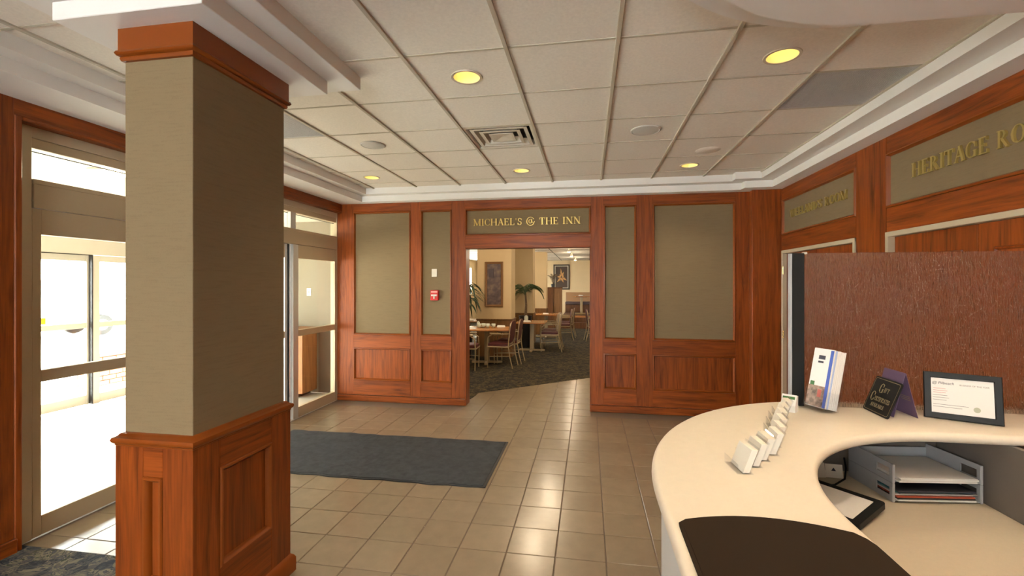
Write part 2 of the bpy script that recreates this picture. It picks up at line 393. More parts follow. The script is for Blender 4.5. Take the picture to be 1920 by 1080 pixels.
def surface_lamp(x, y, z, label, watts, col=WARM, r=.09, group=None, spot=0):
    t = thing('ceiling_lamp', label, 'ceiling light', (x, y, z), group=group)
    MB().lathe([(.001, 0), (r + .02, 0), (r + .02, -.012), (r, -.014)], 28).build('rim', TRIMRING, t, smooth='auto')
    MB().lathe([(r, -.012), (r * .9, -.02), (r * .6, -.028), (.001, -.032)], 28).build('diffuser', BULB, t, smooth=True)
    l = bpy.data.lights.new('lamp_light', 'SPOT' if spot else 'POINT'); l.energy = watts; l.color = col; l.shadow_soft_size = .08
    if spot: l.spot_size = math.radians(spot); l.spot_blend = .6
    lo = bpy.data.objects.new('lamp_light', l); C.objects.link(lo); lo.parent = t; lo.location = (0, 0, -.12)
    return t
for (x, y), q in zip(DESK_LAMPS, ('over the card holders', 'over the letter trays', 'over the dark writing pad', 'over the right end of the desk')): surface_lamp(x, y, ZS, 'small lamp under the curved soffit ' + q, 40, group='desk lamps', spot=135)

def speaker(x, y, r, label, m=SPEAKER):
    t = thing('ceiling_speaker', label, 'speaker', (x, y, 2.962))
    MB().lathe([(r, .002), (r, -.006), (r * .92, -.011), (r * .88, -.009)], 36).build('rim', m, t, smooth='auto')
    MB().lathe([(r * .89, -.008), (r * .5, -.015), (.001, -.017)], 36).build('mesh_cover', m, t, smooth=True)
speaker(-1.99, 3.99, .115, 'round white ceiling speaker left of the square air diffuser')
speaker(.48, 3.99, .125, 'round white ceiling speaker right of the square air diffuser')
t = thing('cover_plate', 'faint round flat cover plate on the ceiling tile at far right', 'cover plate', (1.15, 4.69, 2.962))
MB().lathe([(.001, -.003), (.11, -.003), (.115, 0)], 36).build('disc', CEIL_TILE, t, smooth='auto')
# square diffuser
vx, vy = gx[vent_c[0]] + G / 2, gy[vent_c[1]] + G / 2
t = thing('air_diffuser', 'square stepped metal air diffuser set in the ceiling grid', 'air vent', (vx, vy, ZC))
F_up = lambda s, z, d: (s, z, d)
def sq(m, prof): return m.ring(F_up, -.295, .295, -.295, .295, prof)
sq(MB(), [(0, .012), (0, 0), (.022, -.001), (.030, .010), (.034, .06), (.29, .06)]).build('outer_frame', DIFF, t)
sq(MB(), [(.050, .004), (.050, .000), (.080, .000), (.096, .055), (.092, .055), (.078, .004), (.050, .004)]).build('louvre', DIFF, t)
sq(MB(), [(.118, .004), (.118, .000), (.148, .000), (.164, .055), (.160, .055), (.146, .004), (.118, .004)]).build('louvre', DIFF, t)
sq(MB(), [(.188, .006), (.188, .000), (.21, .001), (.294, .016)]).build('centre_cone', DIFF, t)
B(-.262, .262, -.262, .262, .056, .064).build('throat', BLACK, t)
def grille(c, label):
    x, y = gx[c[0]] + G / 2, gy[c[1]] + G / 2
    t = thing('return_grille', label, 'air vent', (x, y, ZC))
    h = .296
    B(-h, h, -h, h, .018, .022).build('backing', PLENUM, t)
    MB().ring(F_up, -h, h, -h, h, [(0, .02), (0, .001), (.012, .0), (.014, .014)]).build('rim', GRILLE, t)
    m = MB()
    for k in range(47):
        q = -h + .0126 * (k + 1) - .004
        m.box(q, q + .0052, -h + .01, h - .01, .003, .013); m.box(-h + .01, h - .01, q, q + .0052, .0031, .0129)
    tag(m.build('mesh_screen', GRILLE, t), kind='stuff')
grille(grille_r, 'grey perforated return air grille beside the right cornice')
grille(grille_l, 'grey perforated return air grille left, partly hidden behind the pillar')

# ------------------------------------------------------------------ panelled walls
FPROF = [(0, .001), (.004, .010), (.014, .012), (.020, .004), (.026, -.012), (.028, -.016)]
def panel(fr, par, s0, s1, z0, z1, m, woodm, name):
    """a recessed field with a mitred moulding round it"""
    MB().ring(fr, s0, s1, z0, z1, FPROF).build('moulding', WM, par, smooth='auto')
    MB().fbox(fr, s0, s1, z0, z1, -.03, -.014).build(name, m, par)
def plank(fr, par, s0, s1, z0, z1, m, name, d=0, d0=-.03, c=.002): return MB().fbox(fr, s0, s1, z0, z1, d0, d, c).build(name, m, par)
wb = MB().box(-3.66, -1.66, YB + .03, YB + .18, 0, 3.0).box(.035, 2.6, YB + .03, YB + .18, 0, 3.0).box(-1.66, .035, YB + .03, YB + .18, 2.16, 3.0).build('wall_back', WHITE)
tag(wb, 'oak panelled back wall with olive fabric fields and a dining room opening', 'wall', kind='structure')
Zb, Z1, Z2, Z3, Z4 = .30, .76, .94, 2.682, 2.80
for a, b in ((-3.56, -3.30), (-2.445, -2.295), (-1.85, -1.66), (.035, .195), (.61, .81), (1.80, 1.96)):
    plank(F_back, wb, a, b, .09, Z4, WZ, 'stile')
fields = ((-3.30, -2.445), (-2.295, -1.85), (.195, .61), (.81, 1.80))
for a, b in fields:
    panel(F_back, wb, a, b, Zb, Z1, WZ, WX, 'wood_panel'); panel(F_back, wb, a, b, Z2, Z3, FABRIC, WX, 'fabric_panel')
    plank(F_back, wb, a, b, .09, Zb, WX, 'rail'); plank(F_back, wb, a, b, Z1, Z2, WX, 'rail'); plank(F_back, wb, a, b, Z3, Z4, WX, 'rail')
panel(F_back, wb, -1.66, .035, 2.315, Z3, FABRIC, WX, 'fabric_panel')
plank(F_back, wb, -1.66, .035, 2.16, 2.315, WX, 'rail'); plank(F_back, wb, -1.66, .035, Z3, Z4, WX, 'rail')
for a, b in ((-3.545, -1.655), (.03, 1.96)):
    MB().fbox(F_back, a, b, 0, .085, -.02, .014, .004).build('baseboard_back', WX, wb)
for x0, x1 in ((-1.66, -1.645), (.02, .035)): B(x0, x1, YB - .004, YB + .19, 0, 2.16, .002).build('jamb_lining', WZ, wb)
B(-1.66, .035, YB - .004, YB + .19, 2.145, 2.16, .002).build('head_lining', WX, wb)
B(1.96, XR + .02, 5.92, YB + .03, 0, Z4, .004).build('pilaster', WZ, wb)
B(1.955, XR, 5.905, YB, 0, .085, .004).build('baseboard_back', WX, wb)

wr = MB().box(XR + .16, XR + .3, -4.2, 6.2, 0, 3.0).build('wall_right', WHITE)
tag(wr, 'oak right wall with fabric sign fields above two pairs of doors', 'wall', kind='structure')
DOORS_R = ((4.385, 5.905), (2.385, 3.975))
for a, b in DOORS_R:
    panel(F_right, wr, a, b, 2.245, 2.668, FABRIC, WY, 'fabric_panel'); plank(F_right, wr, a, b, 2.058, 2.245, WY, 'rail', d0=-.16); plank(F_right, wr, a, b, 2.668, Z4, WY, 'rail')
plank(F_right, wr, 3.975, 4.385, 0, Z4, WZ, 'stile', d0=-.16); plank(F_right, wr, 2.0, 2.385, 0, Z4, WZ, 'stile', d0=-.16)
for k in range(5): plank(F_right, wr, 2.0 - 1.2 * (k + 1), 2.0 - 1.2 * k, 0, Z4, WZ, 'wood_panel', d0=-.16)
plank(F_right, wr, 5.905, 6.02, 0, Z4, WZ, 'stile', d0=-.16)
KNOB = mat('brass_knob', (.6, .42, .15), .25, .9)
for n, (a, b) in zip((3, 4), DOORS_R):
    d = struct('door_%d' % n, ('pair of panelled oak doors in a cream frame nearest the back wall' if n == 3 else 'pair of panelled oak doors in a cream frame behind the textured glass'), 'door')
    ring = MB().fbox(F_right, a, a + .035, 0, 2.058, -.10, .012, .003).fbox(F_right, b - .035, b, 0, 2.058, -.10, .012, .003).build('frame_jamb', CREAM_FR, d)
    MB().fbox(F_right, a, b, 2.02, 2.058, -.10, .0125, .003).build('frame_head', CREAM_FR, d)
    mid = (a + b) / 2
    for q0, q1, hs in ((a + .037, mid - .002, a + .04), (mid + .002, b - .037, b - .04)):
        leaf = MB().fbox(F_right, q0, q1, .01, 2.018, -.07, -.035, .002).build('door_leaf', WZ, d)
        wdt = (q1 - q0); 
        for c in (0, 1):
            u0 = q0 + .11 + c * (wdt - .11) / 2; u1 = u0 + (wdt - .11) / 2 - .11
            for z0, z1 in ((.2, .85), (.97, 1.52), (1.64, 1.872)):
                fr2 = lambda s, z, dd: (XR - dd + .035, s, z)
                MB().ring(fr2, u0, u1, z0, z1, [(0, 0), (.006, .010), (.014, .010), (.024, -.004), (.03, -.004), (.055, .007), (.06, .007), (min(u1 - u0, z1 - z0) / 2, .007)]).build('raised_panel', WZ, leaf, smooth='auto')
        for hz in (.25, 1.06, 1.82):
            MB().tube([fr2(hs - (.0 if hs < mid else 0), hz - .045, .042), fr2(hs, hz + .045, .042)], .007).build('hinge', KNOB, leaf)
        kx = mid - .07 if q0 < mid - .1 else mid + .07
        MB().lathe([(.001, .06), (.02, .055), (.027, .042), (.02, .03), (.011, .026), (.011, .008), (.028, .006), (.028, 0)], 16).xf(Matrix.Translation(fr2(kx, 1.0, 0)) @ Matrix.Rotation(-PI / 2, 4, 'Y')).build('knob', KNOB, leaf, smooth=True)

wl = MB().box(-3.66, -3.51, -4.2, 2.29, 0, 3.0).box(-3.66, -3.51, 2.29, 6.2, 2.70, 3.0).build('wall_left', WHITE)
tag(wl, 'oak trimmed left wall that holds the glazed entrance', 'wall', kind='structure')
plank(F_left, wl, 2.25, 6.02, 2.69, Z4, WY, 'rail', d0=-.09); plank(F_left, wl, 2.15, 2.25, 0, Z4, WZ, 'stile', d0=-.09)
MB().fbox(F_left, 2.25, 2.29, 0, 2.70, -.09, .008, .006).build('casing', WZ, wl); MB().fbox(F_left, 2.29, 6.02, 2.675, 2.70, -.09, .008, .006).build('casing', WY, wl)
for k in range(5): plank(F_left, wl, 2.15 - 1.2 * (k + 1), 2.15 - 1.2 * k, 0, Z4, WZ, 'wood_panel', d0=-.05, d=-.004)
MB().fbox(F_left, -4.0, 2.26, 0, .09, -.01, .016, .004).build('baseboard_left', WY, wl)
tag(MB().box(-3.7, -3.2, -4.3, -4.15, 0, 3.0).box(-.6, 2.6, -4.3, -4.15, 0, 3.0).box(-3.2, -.6, -4.3, -4.15, 0, .5).box(-3.2, -.6, -4.3, -4.15, 2.65, 3.0).build('wall_front', CREAMWALL), 'plain cream wall behind the viewpoint, opened for an added window', 'wall', kind='structure')
wf = struct('window_3', 'unseen wide window added behind the viewpoint for daylight from the front', 'window')  # added out of view to bring daylight onto surfaces facing the camera
F_wf = lambda s, z, d: (s, -4.15 + d, z)
MB().ring(F_wf, -3.2, -.6, .5, 2.65, [(0, -.12), (0, .01), (.06, .01), (.06, -.12), (0, -.12)]).build('frame', IVORY, wf)
for a, b in ((-3.14, -1.92), (-1.88, -.66)): MB().fbox(F_wf, a, b, .56, 2.59, -.06, -.054).build('glass_pane', GLASS, wf)
MB().fbox(F_wf, -1.92, -1.88, .56, 2.59, -.1, 0).build('mullion', IVORY, wf)

# ------------------------------------------------------------------ pillar
pl = thing('pillar', 'square pillar clad in olive fabric over an oak wainscot, beside the entrance', 'pillar', (-1.89, 2.04, 0))
def pb(name, m, x0, x1, y0, y1, z0, z1, c=.003): return B(x0, x1, y0, y1, z0, z1, c).build(name, m, pl, (-1.89, 2.04, 0))
pb('shaft', FABRIC, -2.068, -1.716, 1.742, 2.350, .9, 2.7, .002)
def offset_ring(name, m, prof):   # profile (outset, z) round the shaft rectangle
    mb = MB(); n = len(prof); vs = []
    for q, z in prof: vs += [(-2.068 - q, 1.742 - q, z), (-1.716 + q, 1.742 - q, z), (-1.716 + q, 2.350 + q, z), (-2.068 - q, 2.350 + q, z)]
    mb.add(vs, [(4 * i + k, 4 * i + (k + 1) % 4, 4 * i + 4 + (k + 1) % 4, 4 * i + 4 + k) for i in range(n - 1) for k in range(4)])
    return mb.build(name, m, pl, (-1.89, 2.04, 0), smooth='auto')
offset_ring('cornice', WM, [(0, 2.655), (.010, 2.658), (.014, 2.668), (.012, 2.676), (.022, 2.680), (.028, 2.690), (.024, 2.700), (.018, 2.702), (.018, ZS)])
offset_ring('wainscot_cap', WM, [(.018, .925), (.026, .932), (.026, .938), (.034, .944), (.038, .955), (.034, .966), (.020, .972), (.012, .982), (0, .986)])
offset_ring('base_moulding', WM, [(.045, 0), (.045, .075), (.038, .09), (.030, .098), (.018, .11)])
F_pf = lambda s, z, d: (s, 1.718 - d, z); F_pr = lambda s, z, d: (-1.692 + d, s, z)
PXC = (-1.89, 2.04, 0)
pb('wainscot_core', WZ, -2.092, -1.712, 1.738, 2.374, .0, .93)
def wain(fr, s0, s1, p0, p1, hm):
    for nm, m, a, b, z0, z1 in (('stile', WZ, s0, p0, .0, .93), ('stile', WZ, p1, s1, .0, .93), ('rail', hm, p0, p1, .0, .33), ('rail', hm, p0, p1, .80, .93)):
        MB().fbox(fr, a, b, z0, z1, -.02, 0, .0015).build(nm, m, pl, PXC)
    MB().ring(fr, p0, p1, .33, .80, [(0, .001), (.004, .008), (.012, .009), (.020, .002), (.024, -.012), (.026, -.019)]).build('moulding', WM, pl, PXC, smooth='auto')
wain(F_pf, -2.092, -1.6918, -1.945, -1.845, WX); wain(F_pr, 1.7385, 2.374, 1.865, 2.215, WY)

# ------------------------------------------------------------------ entrance glazing (inner doors)
F_ent = lambda s, z, d: (XD + d, s, z)
d1 = struct('door_1', 'beige metal framed automatic sliding glass doors with transom lights', 'door')
def eb(name, s0, s1, z0, z1, dd0, dd1, m=ALU, c=.003): return MB().fbox(F_ent, s0, s1, z0, z1, dd0, dd1, c).build(name, m, d1)
eb('head_board', 2.34, 6.06, 2.605, 2.68, -.1, -.005, CREAM_FR); eb('head_rail', 2.34, 6.06, 2.54, 2.605, -.1, -.012)
eb('jamb', 2.28, 2.39, 0, 2.69, -.1, 0); eb('jamb', 6.01, 6.08, 0, 2.69, -.1, 0)
for a, b in ((5.0, 5.1), (3.34, 3.44)): eb('mullion', a, b, 2.335, 2.54, -.1, -.01, SILVER)
for a, b in ((2.39, 3.34), (3.44, 5.0), (5.1, 6.01)):
    eb('transom_pane', a, b, 2.335, 2.54, -.062, -.056, GLASS, 0); eb('gasket', a, b, 2.522, 2.528, -.056, -.050, GASKET, 0)
eb('operator_box', 2.395, 6.005, 2.150, 2.335, -.1, .006); eb('cover_strip', 2.39, 6.01, 2.305, 2.337, -.05, .009)
def leafpanel(s0, s1, off, w0, w1, m0=ALU, m1=ALU, zt=2.147):
    eb('stile', s0, s0 + w0, 0.004, zt, off - .05, off, m0); eb('stile', s1 - w1, s1, .004, zt, off - .05, off, m1)
    a, b = s0 + w0, s1 - w1
    eb('rail', a, b, 1.98, zt, off - .05, off - .002); eb('rail', a, b, 1.01, 1.088, off - .05, off - .002); eb('rail', a, b, .004, .131, off - .05, off - .002)
    eb('glass_pane', a, b, 1.088, 1.98, off - .028, off - .022, GLASS, 0); eb('glass_pane', a, b, .131, 1.01, off - .028, off - .022, GLASS, 0)
leafpanel(2.39, 3.40, 0, .052, .06); leafpanel(5.035, 6.01, 0, .10, .05, SILVER)
leafpanel(3.36, 4.195, -.055, .05, .05); leafpanel(4.205, 5.0, -.055, .05, .045, ALU, SILVER)
eb('gasket', 5.0, 5.034, .01, 2.147, -.10, -.05, GASKET, 0)
t = thing('wall_switch', 'small ivory push plate on the frame beside the back wall panelling', 'switch', (XD + .003, 6.04, 1.25))
B(0, .006, -.02, .02, -.06, .06, .002).build('plate', IVORY, t); B(.006, .012, -.008, .008, -.015, .015, .002).build('rocker', IVORY, t)

# vestibule shell
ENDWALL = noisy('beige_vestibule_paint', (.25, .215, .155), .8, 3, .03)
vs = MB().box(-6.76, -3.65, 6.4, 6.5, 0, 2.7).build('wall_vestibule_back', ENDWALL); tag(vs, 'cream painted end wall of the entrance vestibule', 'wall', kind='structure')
tag(MB().box(-6.76, -3.65, 1.3, 1.4, 0, 2.7).build('wall_vestibule_front', CREAMWALL), 'cream near end wall of the vestibule', 'wall', kind='structure')
tag(B(-6.76, -3.65, 1.3, 6.5, 2.62, 2.72).build('ceiling_vestibule', CREAMWALL), 'cream vestibule ceiling seen through the transom', 'ceiling', kind='structure')
tag(B(-3.66, -3.64, 6.08, 6.5, 0, 2.7).build('wall_vestibule_side', CREAMWALL), 'narrow cream return wall beside the glazing', 'wall', kind='structure')
surface_lamp(-4.05, 3.28, 2.62, 'round yellow ceiling lamp in the vestibule seen through the transom glass', 14, r=.13)
XO = -6.7
F_out = lambda s, z, d: (XO + d, s, z)
d2 = struct('door_2', 'outer pair of glass sliding doors to the bright driveway', 'door')
VALU = mat('light_grey_frame', (.55, .52, .46), .5, .1)
def ob(name, s0, s1, z0, z1, dd0, dd1, m=VALU, c=.003): return MB().fbox(F_out, s0, s1, z0, z1, dd0, dd1, c).build(name, m, d2)
ob('header', 1.4, 6.4, 2.06, 2.62, -.1, 0); ob('jamb', 6.3, 6.4, 0, 2.06, -.1, -.001); ob('jamb', 1.4, 1.5, 0, 2.06, -.1, -.001)
ob('gasket', 3.4, 5.19, 2.05, 2.06, -.02, .002, GASKET, 0); ob('gasket', 5.19, 5.205, .02, 2.06, -.06, .003, GASKET, 0)
def opanel(s0, s1, off, w):
    ob('stile', s0, s0 + w, .01, 2.055, off - .045, off); ob('stile', s1 - w, s1, .01, 2.055, off - .045, off)
    a, b = s0 + w, s1 - w
    for z0, z1 in ((1.97, 2.055), (1.06, 1.135), (.02, .145)): ob('rail', a, b, z0, z1, off - .045, off - .002)
    ob('glass_pane', a, b, 1.135, 1.97, off - .025, off - .02, GLASS, 0); ob('glass_pane', a, b, .145, 1.06, off - .025, off - .02, GLASS, 0)
opanel(5.205, 6.30, 0, .09); opanel(4.30, 5.19, -.05, .03); opanel(3.42, 4.295, -.05, .03); opanel(1.5, 3.42, 0, .09)

# ------------------------------------------------------------------ carved lettering (serif capitals drawn from strokes)
TK, TN, SR = .15, .06, .045
def seg(x0, y0, x1, y1, w):
    dx, dy = x1 - x0, y1 - y0; l = math.hypot(dx, dy); nx, ny = -dy / l * w / 2, dx / l * w / 2
    return [(x0 + nx, y0 + ny), (x0 - nx, y0 - ny), (x1 - nx, y1 - ny), (x1 + nx, y1 + ny)]
def hs(x, y, r=.15): return [(x - r, y), (x + r, y), (x + r, y + SR), (x - r, y + SR)]
def stem(x, w=TK, r=.15, y0=0, y1=1): return [[(x - w / 2, y0), (x + w / 2, y0), (x + w / 2, y1), (x - w / 2, y1)], hs(x, y0, r), hs(x, y1 - SR, r)]
def arc(cx, cy, rx, ry, a0, a1, n=12, k=TK, t=TN):
    ps = []
    for i in range(n):
        q = []
        for a in (a0 + (a1 - a0) * i / n, a0 + (a1 - a0) * (i + 1) / n):
            a = math.radians(a); wd = t + (k - t) * abs(math.cos(a))
            q.append(((cx + rx * math.cos(a), cy + ry * math.sin(a)), (cx + (rx - wd) * math.cos(a), cy + (ry - t) * math.sin(a))))
        ps.append([q[0][0], q[1][0], q[1][1], q[0][1]])
    return ps
def glyph(c):
    if c == 'A': return .78, [seg(.08, 0, .39, 1, TN), seg(.37, 1, .68, 0, TK), seg(.18, .36, .58, .36, TN), hs(.09, 0, .1), hs(.67, 0, .13)]
    if c == 'B': return .66, stem(.16) + arc(.26, .76, .28, .24, -90, 90) + arc(.26, .27, .34, .27, -90, 90)
    if c == 'C': return .78, arc(.44, .5, .40, .5, 42, 318, 18) + [seg(.72, .62, .72, .92, TN), seg(.72, .1, .72, .3, TN * .7)]
    if c == 'D': return .82, stem(.16) + arc(.24, .5, .52, .5, -90, 90)
    if c in 'EF':
        p = stem(.16) + [seg(.16, .97, .58, .97, TN), seg(.16, .52, .46, .52, TN), seg(.58, .78, .58, 1, TN), seg(.46, .42, .46, .62, TN)]
        if c == 'E': p += [seg(.16, .03, .62, .03, TN), seg(.62, 0, .62, .24, TN)]
        return .70, p
    if c == 'G': return .86, arc(.44, .5, .40, .5, 42, 318, 18) + [seg(.72, .62, .72, .92, TN)] + stem(.72, TK, .13, .04, .44)
    if c == 'H': return .92, stem(.16) + stem(.76) + [seg(.16, .5, .76, .5, TN)]
    if c == 'I': return .34, stem(.17)
    if c == 'L': return .66, stem(.16) + [seg(.16, .03, .58, .03, TN), seg(.59, 0, .59, .26, TN)]
    if c == 'M': return 1.08, stem(.15, TN, .12) + [seg(.17, .98, .54, .02, TK), seg(.54, .02, .90, .98, TN)] + stem(.92)
    if c == 'N': return .92, stem(.15, TN, .12) + [seg(.17, .98, .76, .02, TK)] + stem(.77, TN, .12)
    if c == 'O': return .90, arc(.45, .5, .42, .5, 0, 360, 24)
    if c == 'R': return .80, stem(.16) + arc(.26, .75, .32, .25, -90, 90) + [seg(.34, .5, .68, 0, TK), hs(.72, 0, .1)]
    if c == 'S': return .62, arc(.31, .74, .25, .26, 20, 270, 12, TK * .8) + arc(.31, .27, .27, .27, -160, 90, 12) + [seg(.55, .72, .55, .92, TN), seg(.06, .08, .06, .3, TN)]
    if c == 'T': return .76, stem(.38) + [seg(.04, .97, .72, .97, TN), seg(.05, .74, .05, 1, TN), seg(.71, .74, .71, 1, TN)]
    if c == 'V': return .78, [seg(.1, 1, .40, 0, TK), seg(.39, 0, .68, 1, TN), hs(.1, 1 - SR, .13), hs(.68, 1 - SR, .1)]
    if c == 'W': return 1.14, [seg(.1, 1, .36, 0, TK), seg(.35, 0, .60, 1, TN), seg(.56, 1, .80, 0, TK), seg(.80, 0, 1.04, 1, TN), hs(.1, 1 - SR, .13), hs(.58, 1 - SR, .13), hs(1.04, 1 - SR, .1)]
    if c == "'": return .24, [[(.06, .98), (.17, .98), (.12, .72), (.08, .72)]]
    if c == '@': return 1.20, arc(.58, .5, .55, .62, 30, 330, 24, .10, .06) + arc(.54, .50, .24, .30, 0, 360, 18, .11, .06) + [seg(.76, .82, .74, .34, .10)] + arc(.94, .5, .20, .26, 180, 360, 10, .09, .06)
    return .42, []
def lettering(par, fn, text, s0, s1, z0, h, m, depth=.012, loc=None):
    """each letter its own mesh; fn(u, v, d) lies the letters on their surface"""
    gl = [glyph(c) for c in text]; gap = .07
    tot = sum(g[0] for g in gl) + gap * (len(gl) - 1); sx = (s1 - s0) / (tot * h); x = 0
    for c, (wd, polys) in zip(text, gl):
        if polys:
            mb = MB()
            for k, p in enumerate(polys): mb.fprism(fn, [(s0 + (x + px) * h * sx, z0 + py * h) for px, py in p], 0.0005, depth + .0004 * (k % 4))
            mb.build('letter', m, par, loc)
        x += wd + gap
def sign(label, loc, fr, text, s0, s1, z0, h, m, flip=False):
    t = thing('wall_sign', label, 'sign', loc)
    fn = lambda u, v, d: fr(u, v, d)
    lettering(t, fn, text, s0, s1, z0, h, m, .014, loc)
    return t
sign('raised brass lettering over the dining room opening in the back wall', (-.82, YB, 2.44), lambda u, v, d: F_back(u, v, d - .014), "MICHAEL'S @ THE INN", -1.545, -.10, 2.452, .092, GOLD)
lr = lambda u, v, d: F_right(-u, v, d - .014)
sign('short dull brass lettering on the smaller fabric field near the corner', (XR, 5.1, 2.42), lr, "WEELAND'S ROOM", -5.70, -4.53, 2.425, .085, DULLGOLD)
sign('large brass lettering on the fabric field above the nearer double doors', (XR, 3.18, 2.42), lr, 'HERITAGE ROOM', -3.70, -2.62, 2.42, .10, DULLGOLD)

# ------------------------------------------------------------------ back wall fittings, mat
t = thing('fire_alarm', 'red fire alarm pull station on the narrow fabric panel', 'fire alarm', (-2.088, YB + .014, 1.506))
B(-.056, .056, -.045, 0, -.07, .07, .006).build('housing', RED, t); B(-.042, .042, -.058, -.043, -.012, .012, .004).build('handle', mat('white_print', (.8, .75, .7), .5), t)
B(-.01, .01, -.056, -.044, -.05, -.012, .003).build('handle', IVORY, t); B(-.045, .045, -.047, -.044, .035, .058).build('word_plate', mat('pale_red_print', (.8, .35, .3), .5), t)
t = thing('blank_plate', 'white rectangular cover plate above the red alarm', 'cover plate', (-2.10, YB + .014, 1.815))
B(-.038, .038, -.008, 0, -.055, .055, .003).build('plate', IVORY, t)
for z in (-.042, .042): MB().lathe([(.001, -.0095), (.004, -.009), (.004, -.007)], 8).xf(Matrix.Translation((0, 0, z)) @ Matrix.Rotation(-PI / 2, 4, 'X') @ Matrix.Translation((0, 0, 0))).build('screw', SILVER, t)
t = thing('floor_mat', 'long charcoal entrance mat with black rubber edge on the tiles', 'mat', (-2.0, 4.13, 0))
def mat_mesh(inset, z0, z1, wavy):
    n = 40; m = MB(); vs = []
    e0, e1, y0, y1 = -1.30 + inset, 1.175 - inset, -.535 + inset, .55 - inset
    for j in range(9):
        for i in range(n + 1):
            x = e0 + (e1 - e0) * i / n; y = y0 + (y1 - y0) * j / 8
            if j in (0, 8): y += wavy * (.006 * math.sin(i * 1.3) + .005 * math.sin(i * .53 + j))
            vs.append((x, y, z1 + wavy * .003 * abs(math.sin(i * .9 + j * 2)) * (1 if j in (0, 1, 7, 8) else .3)))
    fs = [(j * (n + 1) + i, j * (n + 1) + i + 1, (j + 1) * (n + 1) + i + 1, (j + 1) * (n + 1) + i) for j in range(8) for i in range(n)]
    m.add(vs, fs); ring = [i for i in range(n + 1)] + [(n + 1) * j + n for j in range(1, 9)] + [8 * (n + 1) + i for i in range(n - 1, -1, -1)] + [(n + 1) * j for j in range(7, 0, -1)]
    lo = [(vs[k][0], vs[k][1], z0) for k in ring]; hi = [vs[k] for k in ring]; q = len(ring)
    return m.add(lo + hi, [(k, (k + 1) % q, q + (k + 1) % q, q + k) for k in range(q)])
mat_mesh(0, .001, .006, 1).build('rubber_edge', MATEDGE, t); mat_mesh(.022, .006, .011, 1).build('pile', MATC, t)

# ------------------------------------------------------------------ reception counter
def path_o(q=0):
    p = [(.19 + q, -.9 + .28125 * k) for k in range(8)]
    return p + [(1.2 - (1.01 - q) * math.cos(PI / 2 * k / 32), 1.35 + (1.15 - q) * math.sin(PI / 2 * k / 32)) for k in range(33)] + [(1.2 + (XR - .01 - 1.2) * k / 6, 2.50 - q) for k in range(1, 7)]
def path_i():
    p = [(.645, -.9 + 2.15 / 8 * k) for k in range(8)]
    return p + [(1.4 - .755 * math.cos(PI / 2 * k / 32), 1.25 + .78 * math.sin(PI / 2 * k / 32)) for k in range(33)] + [(1.4 + (XR - .01 - 1.4) * k / 6, 2.03) for k in range(1, 7)]
ZT = 1.07
rc = thing('reception_counter', 'curved cream reception counter with white front along the right side', 'counter', (.9, 1.8, 0))
RL = (.9, 1.8, 0)
po, pi_ = path_o(), path_i(); sec = []; r = .02
m = MB()
for (ox, oy), (ix, iy) in zip(po, pi_):
    d = Vector((ox - ix, oy - iy)).normalized(); row = []
    for k in range(9):
        a = -PI / 2 + PI * k / 8; q = r * math.cos(a) - r; row.append((ox + d.x * q, oy + d.y * q, ZT - r + r * math.sin(a)))
    for k in range(9):
        a = PI / 2 - PI * k / 8; q = r * math.cos(a) - r; row.append((ix - d.x * q, iy - d.y * q, ZT - r + r * math.sin(a)))
    sec.append(row)
S = 18; m.add([p for rw in sec for p in rw], [(i * S + k, i * S + (k + 1) % S, (i + 1) * S + (k + 1) % S, (i + 1) * S + k) for i in range(len(sec) - 1) for k in range(S)] + [tuple(range(S)), tuple(range((len(sec) - 1) * S, len(sec) * S))])
m.build('countertop', COUNTER, rc, RL, smooth='auto')
def strip(q0, q1, z0, z1):
    a, b = path_o(q0), path_o(q1); n = len(a); mb = MB()
    vs = [(*p, z0) for p in a] + [(*p, z1) for p in a] + [(*p, z1) for p in b] + [(*p, z0) for p in b]
    fs = []
    for i in range(n - 1):
        for k in range(4): fs.append((k * n + i, k * n + i + 1, ((k + 1) % 4) * n + i + 1, ((k + 1) % 4) * n + i))
    return mb.add(vs, fs + [(0, n, 2 * n, 3 * n), (n - 1, 2 * n - 1, 3 * n - 1, 4 * n - 1)])
strip(.03, .052, .10, 1.031).build('front_panel', COUNTER_BODY, rc, RL, smooth='auto')
strip(.052, .075, .0, 1.031).build('inner_panel', GREYLAM, rc, RL, smooth='auto')
strip(.045, .052, 0, .099).build('kick_plate', BLACK, rc, RL, smooth='auto')
B(1.60, 1.62, 1.1, 2.42, 0, 1.031, .002).build('side_panel', GREYLAM, rc, RL)
ld = thing('lower_desk', 'beige work surface below the counter with paper trays on it', 'desk', (1.1, 1.6, 0))
dp = path_o(.078)
poly = [(.62, .5)] + [(.62, .9)] + [p for p in dp if p[0] < 1.59 and p[1] > 1.36] + [(1.598, 2.42), (1.598, .9), (1.2, .75), (1.0, .5)]
MB().prism(poly, .725, .755).build('worktop', DESKTOP, ld, (1.1, 1.6, 0))
B(1.0, 1.04, 2.2, 2.3, 0, .725).build('leg', GREYLAM, ld, (1.1, 1.6, 0)); B(1.4, 1.44, 1.0, 1.04, 0, .725).build('leg', GREYLAM, ld, (1.1, 1.6, 0)); B(.70, .74, .7, .74, 0, .725).build('leg', GREYLAM, ld, (1.1, 1.6, 0))

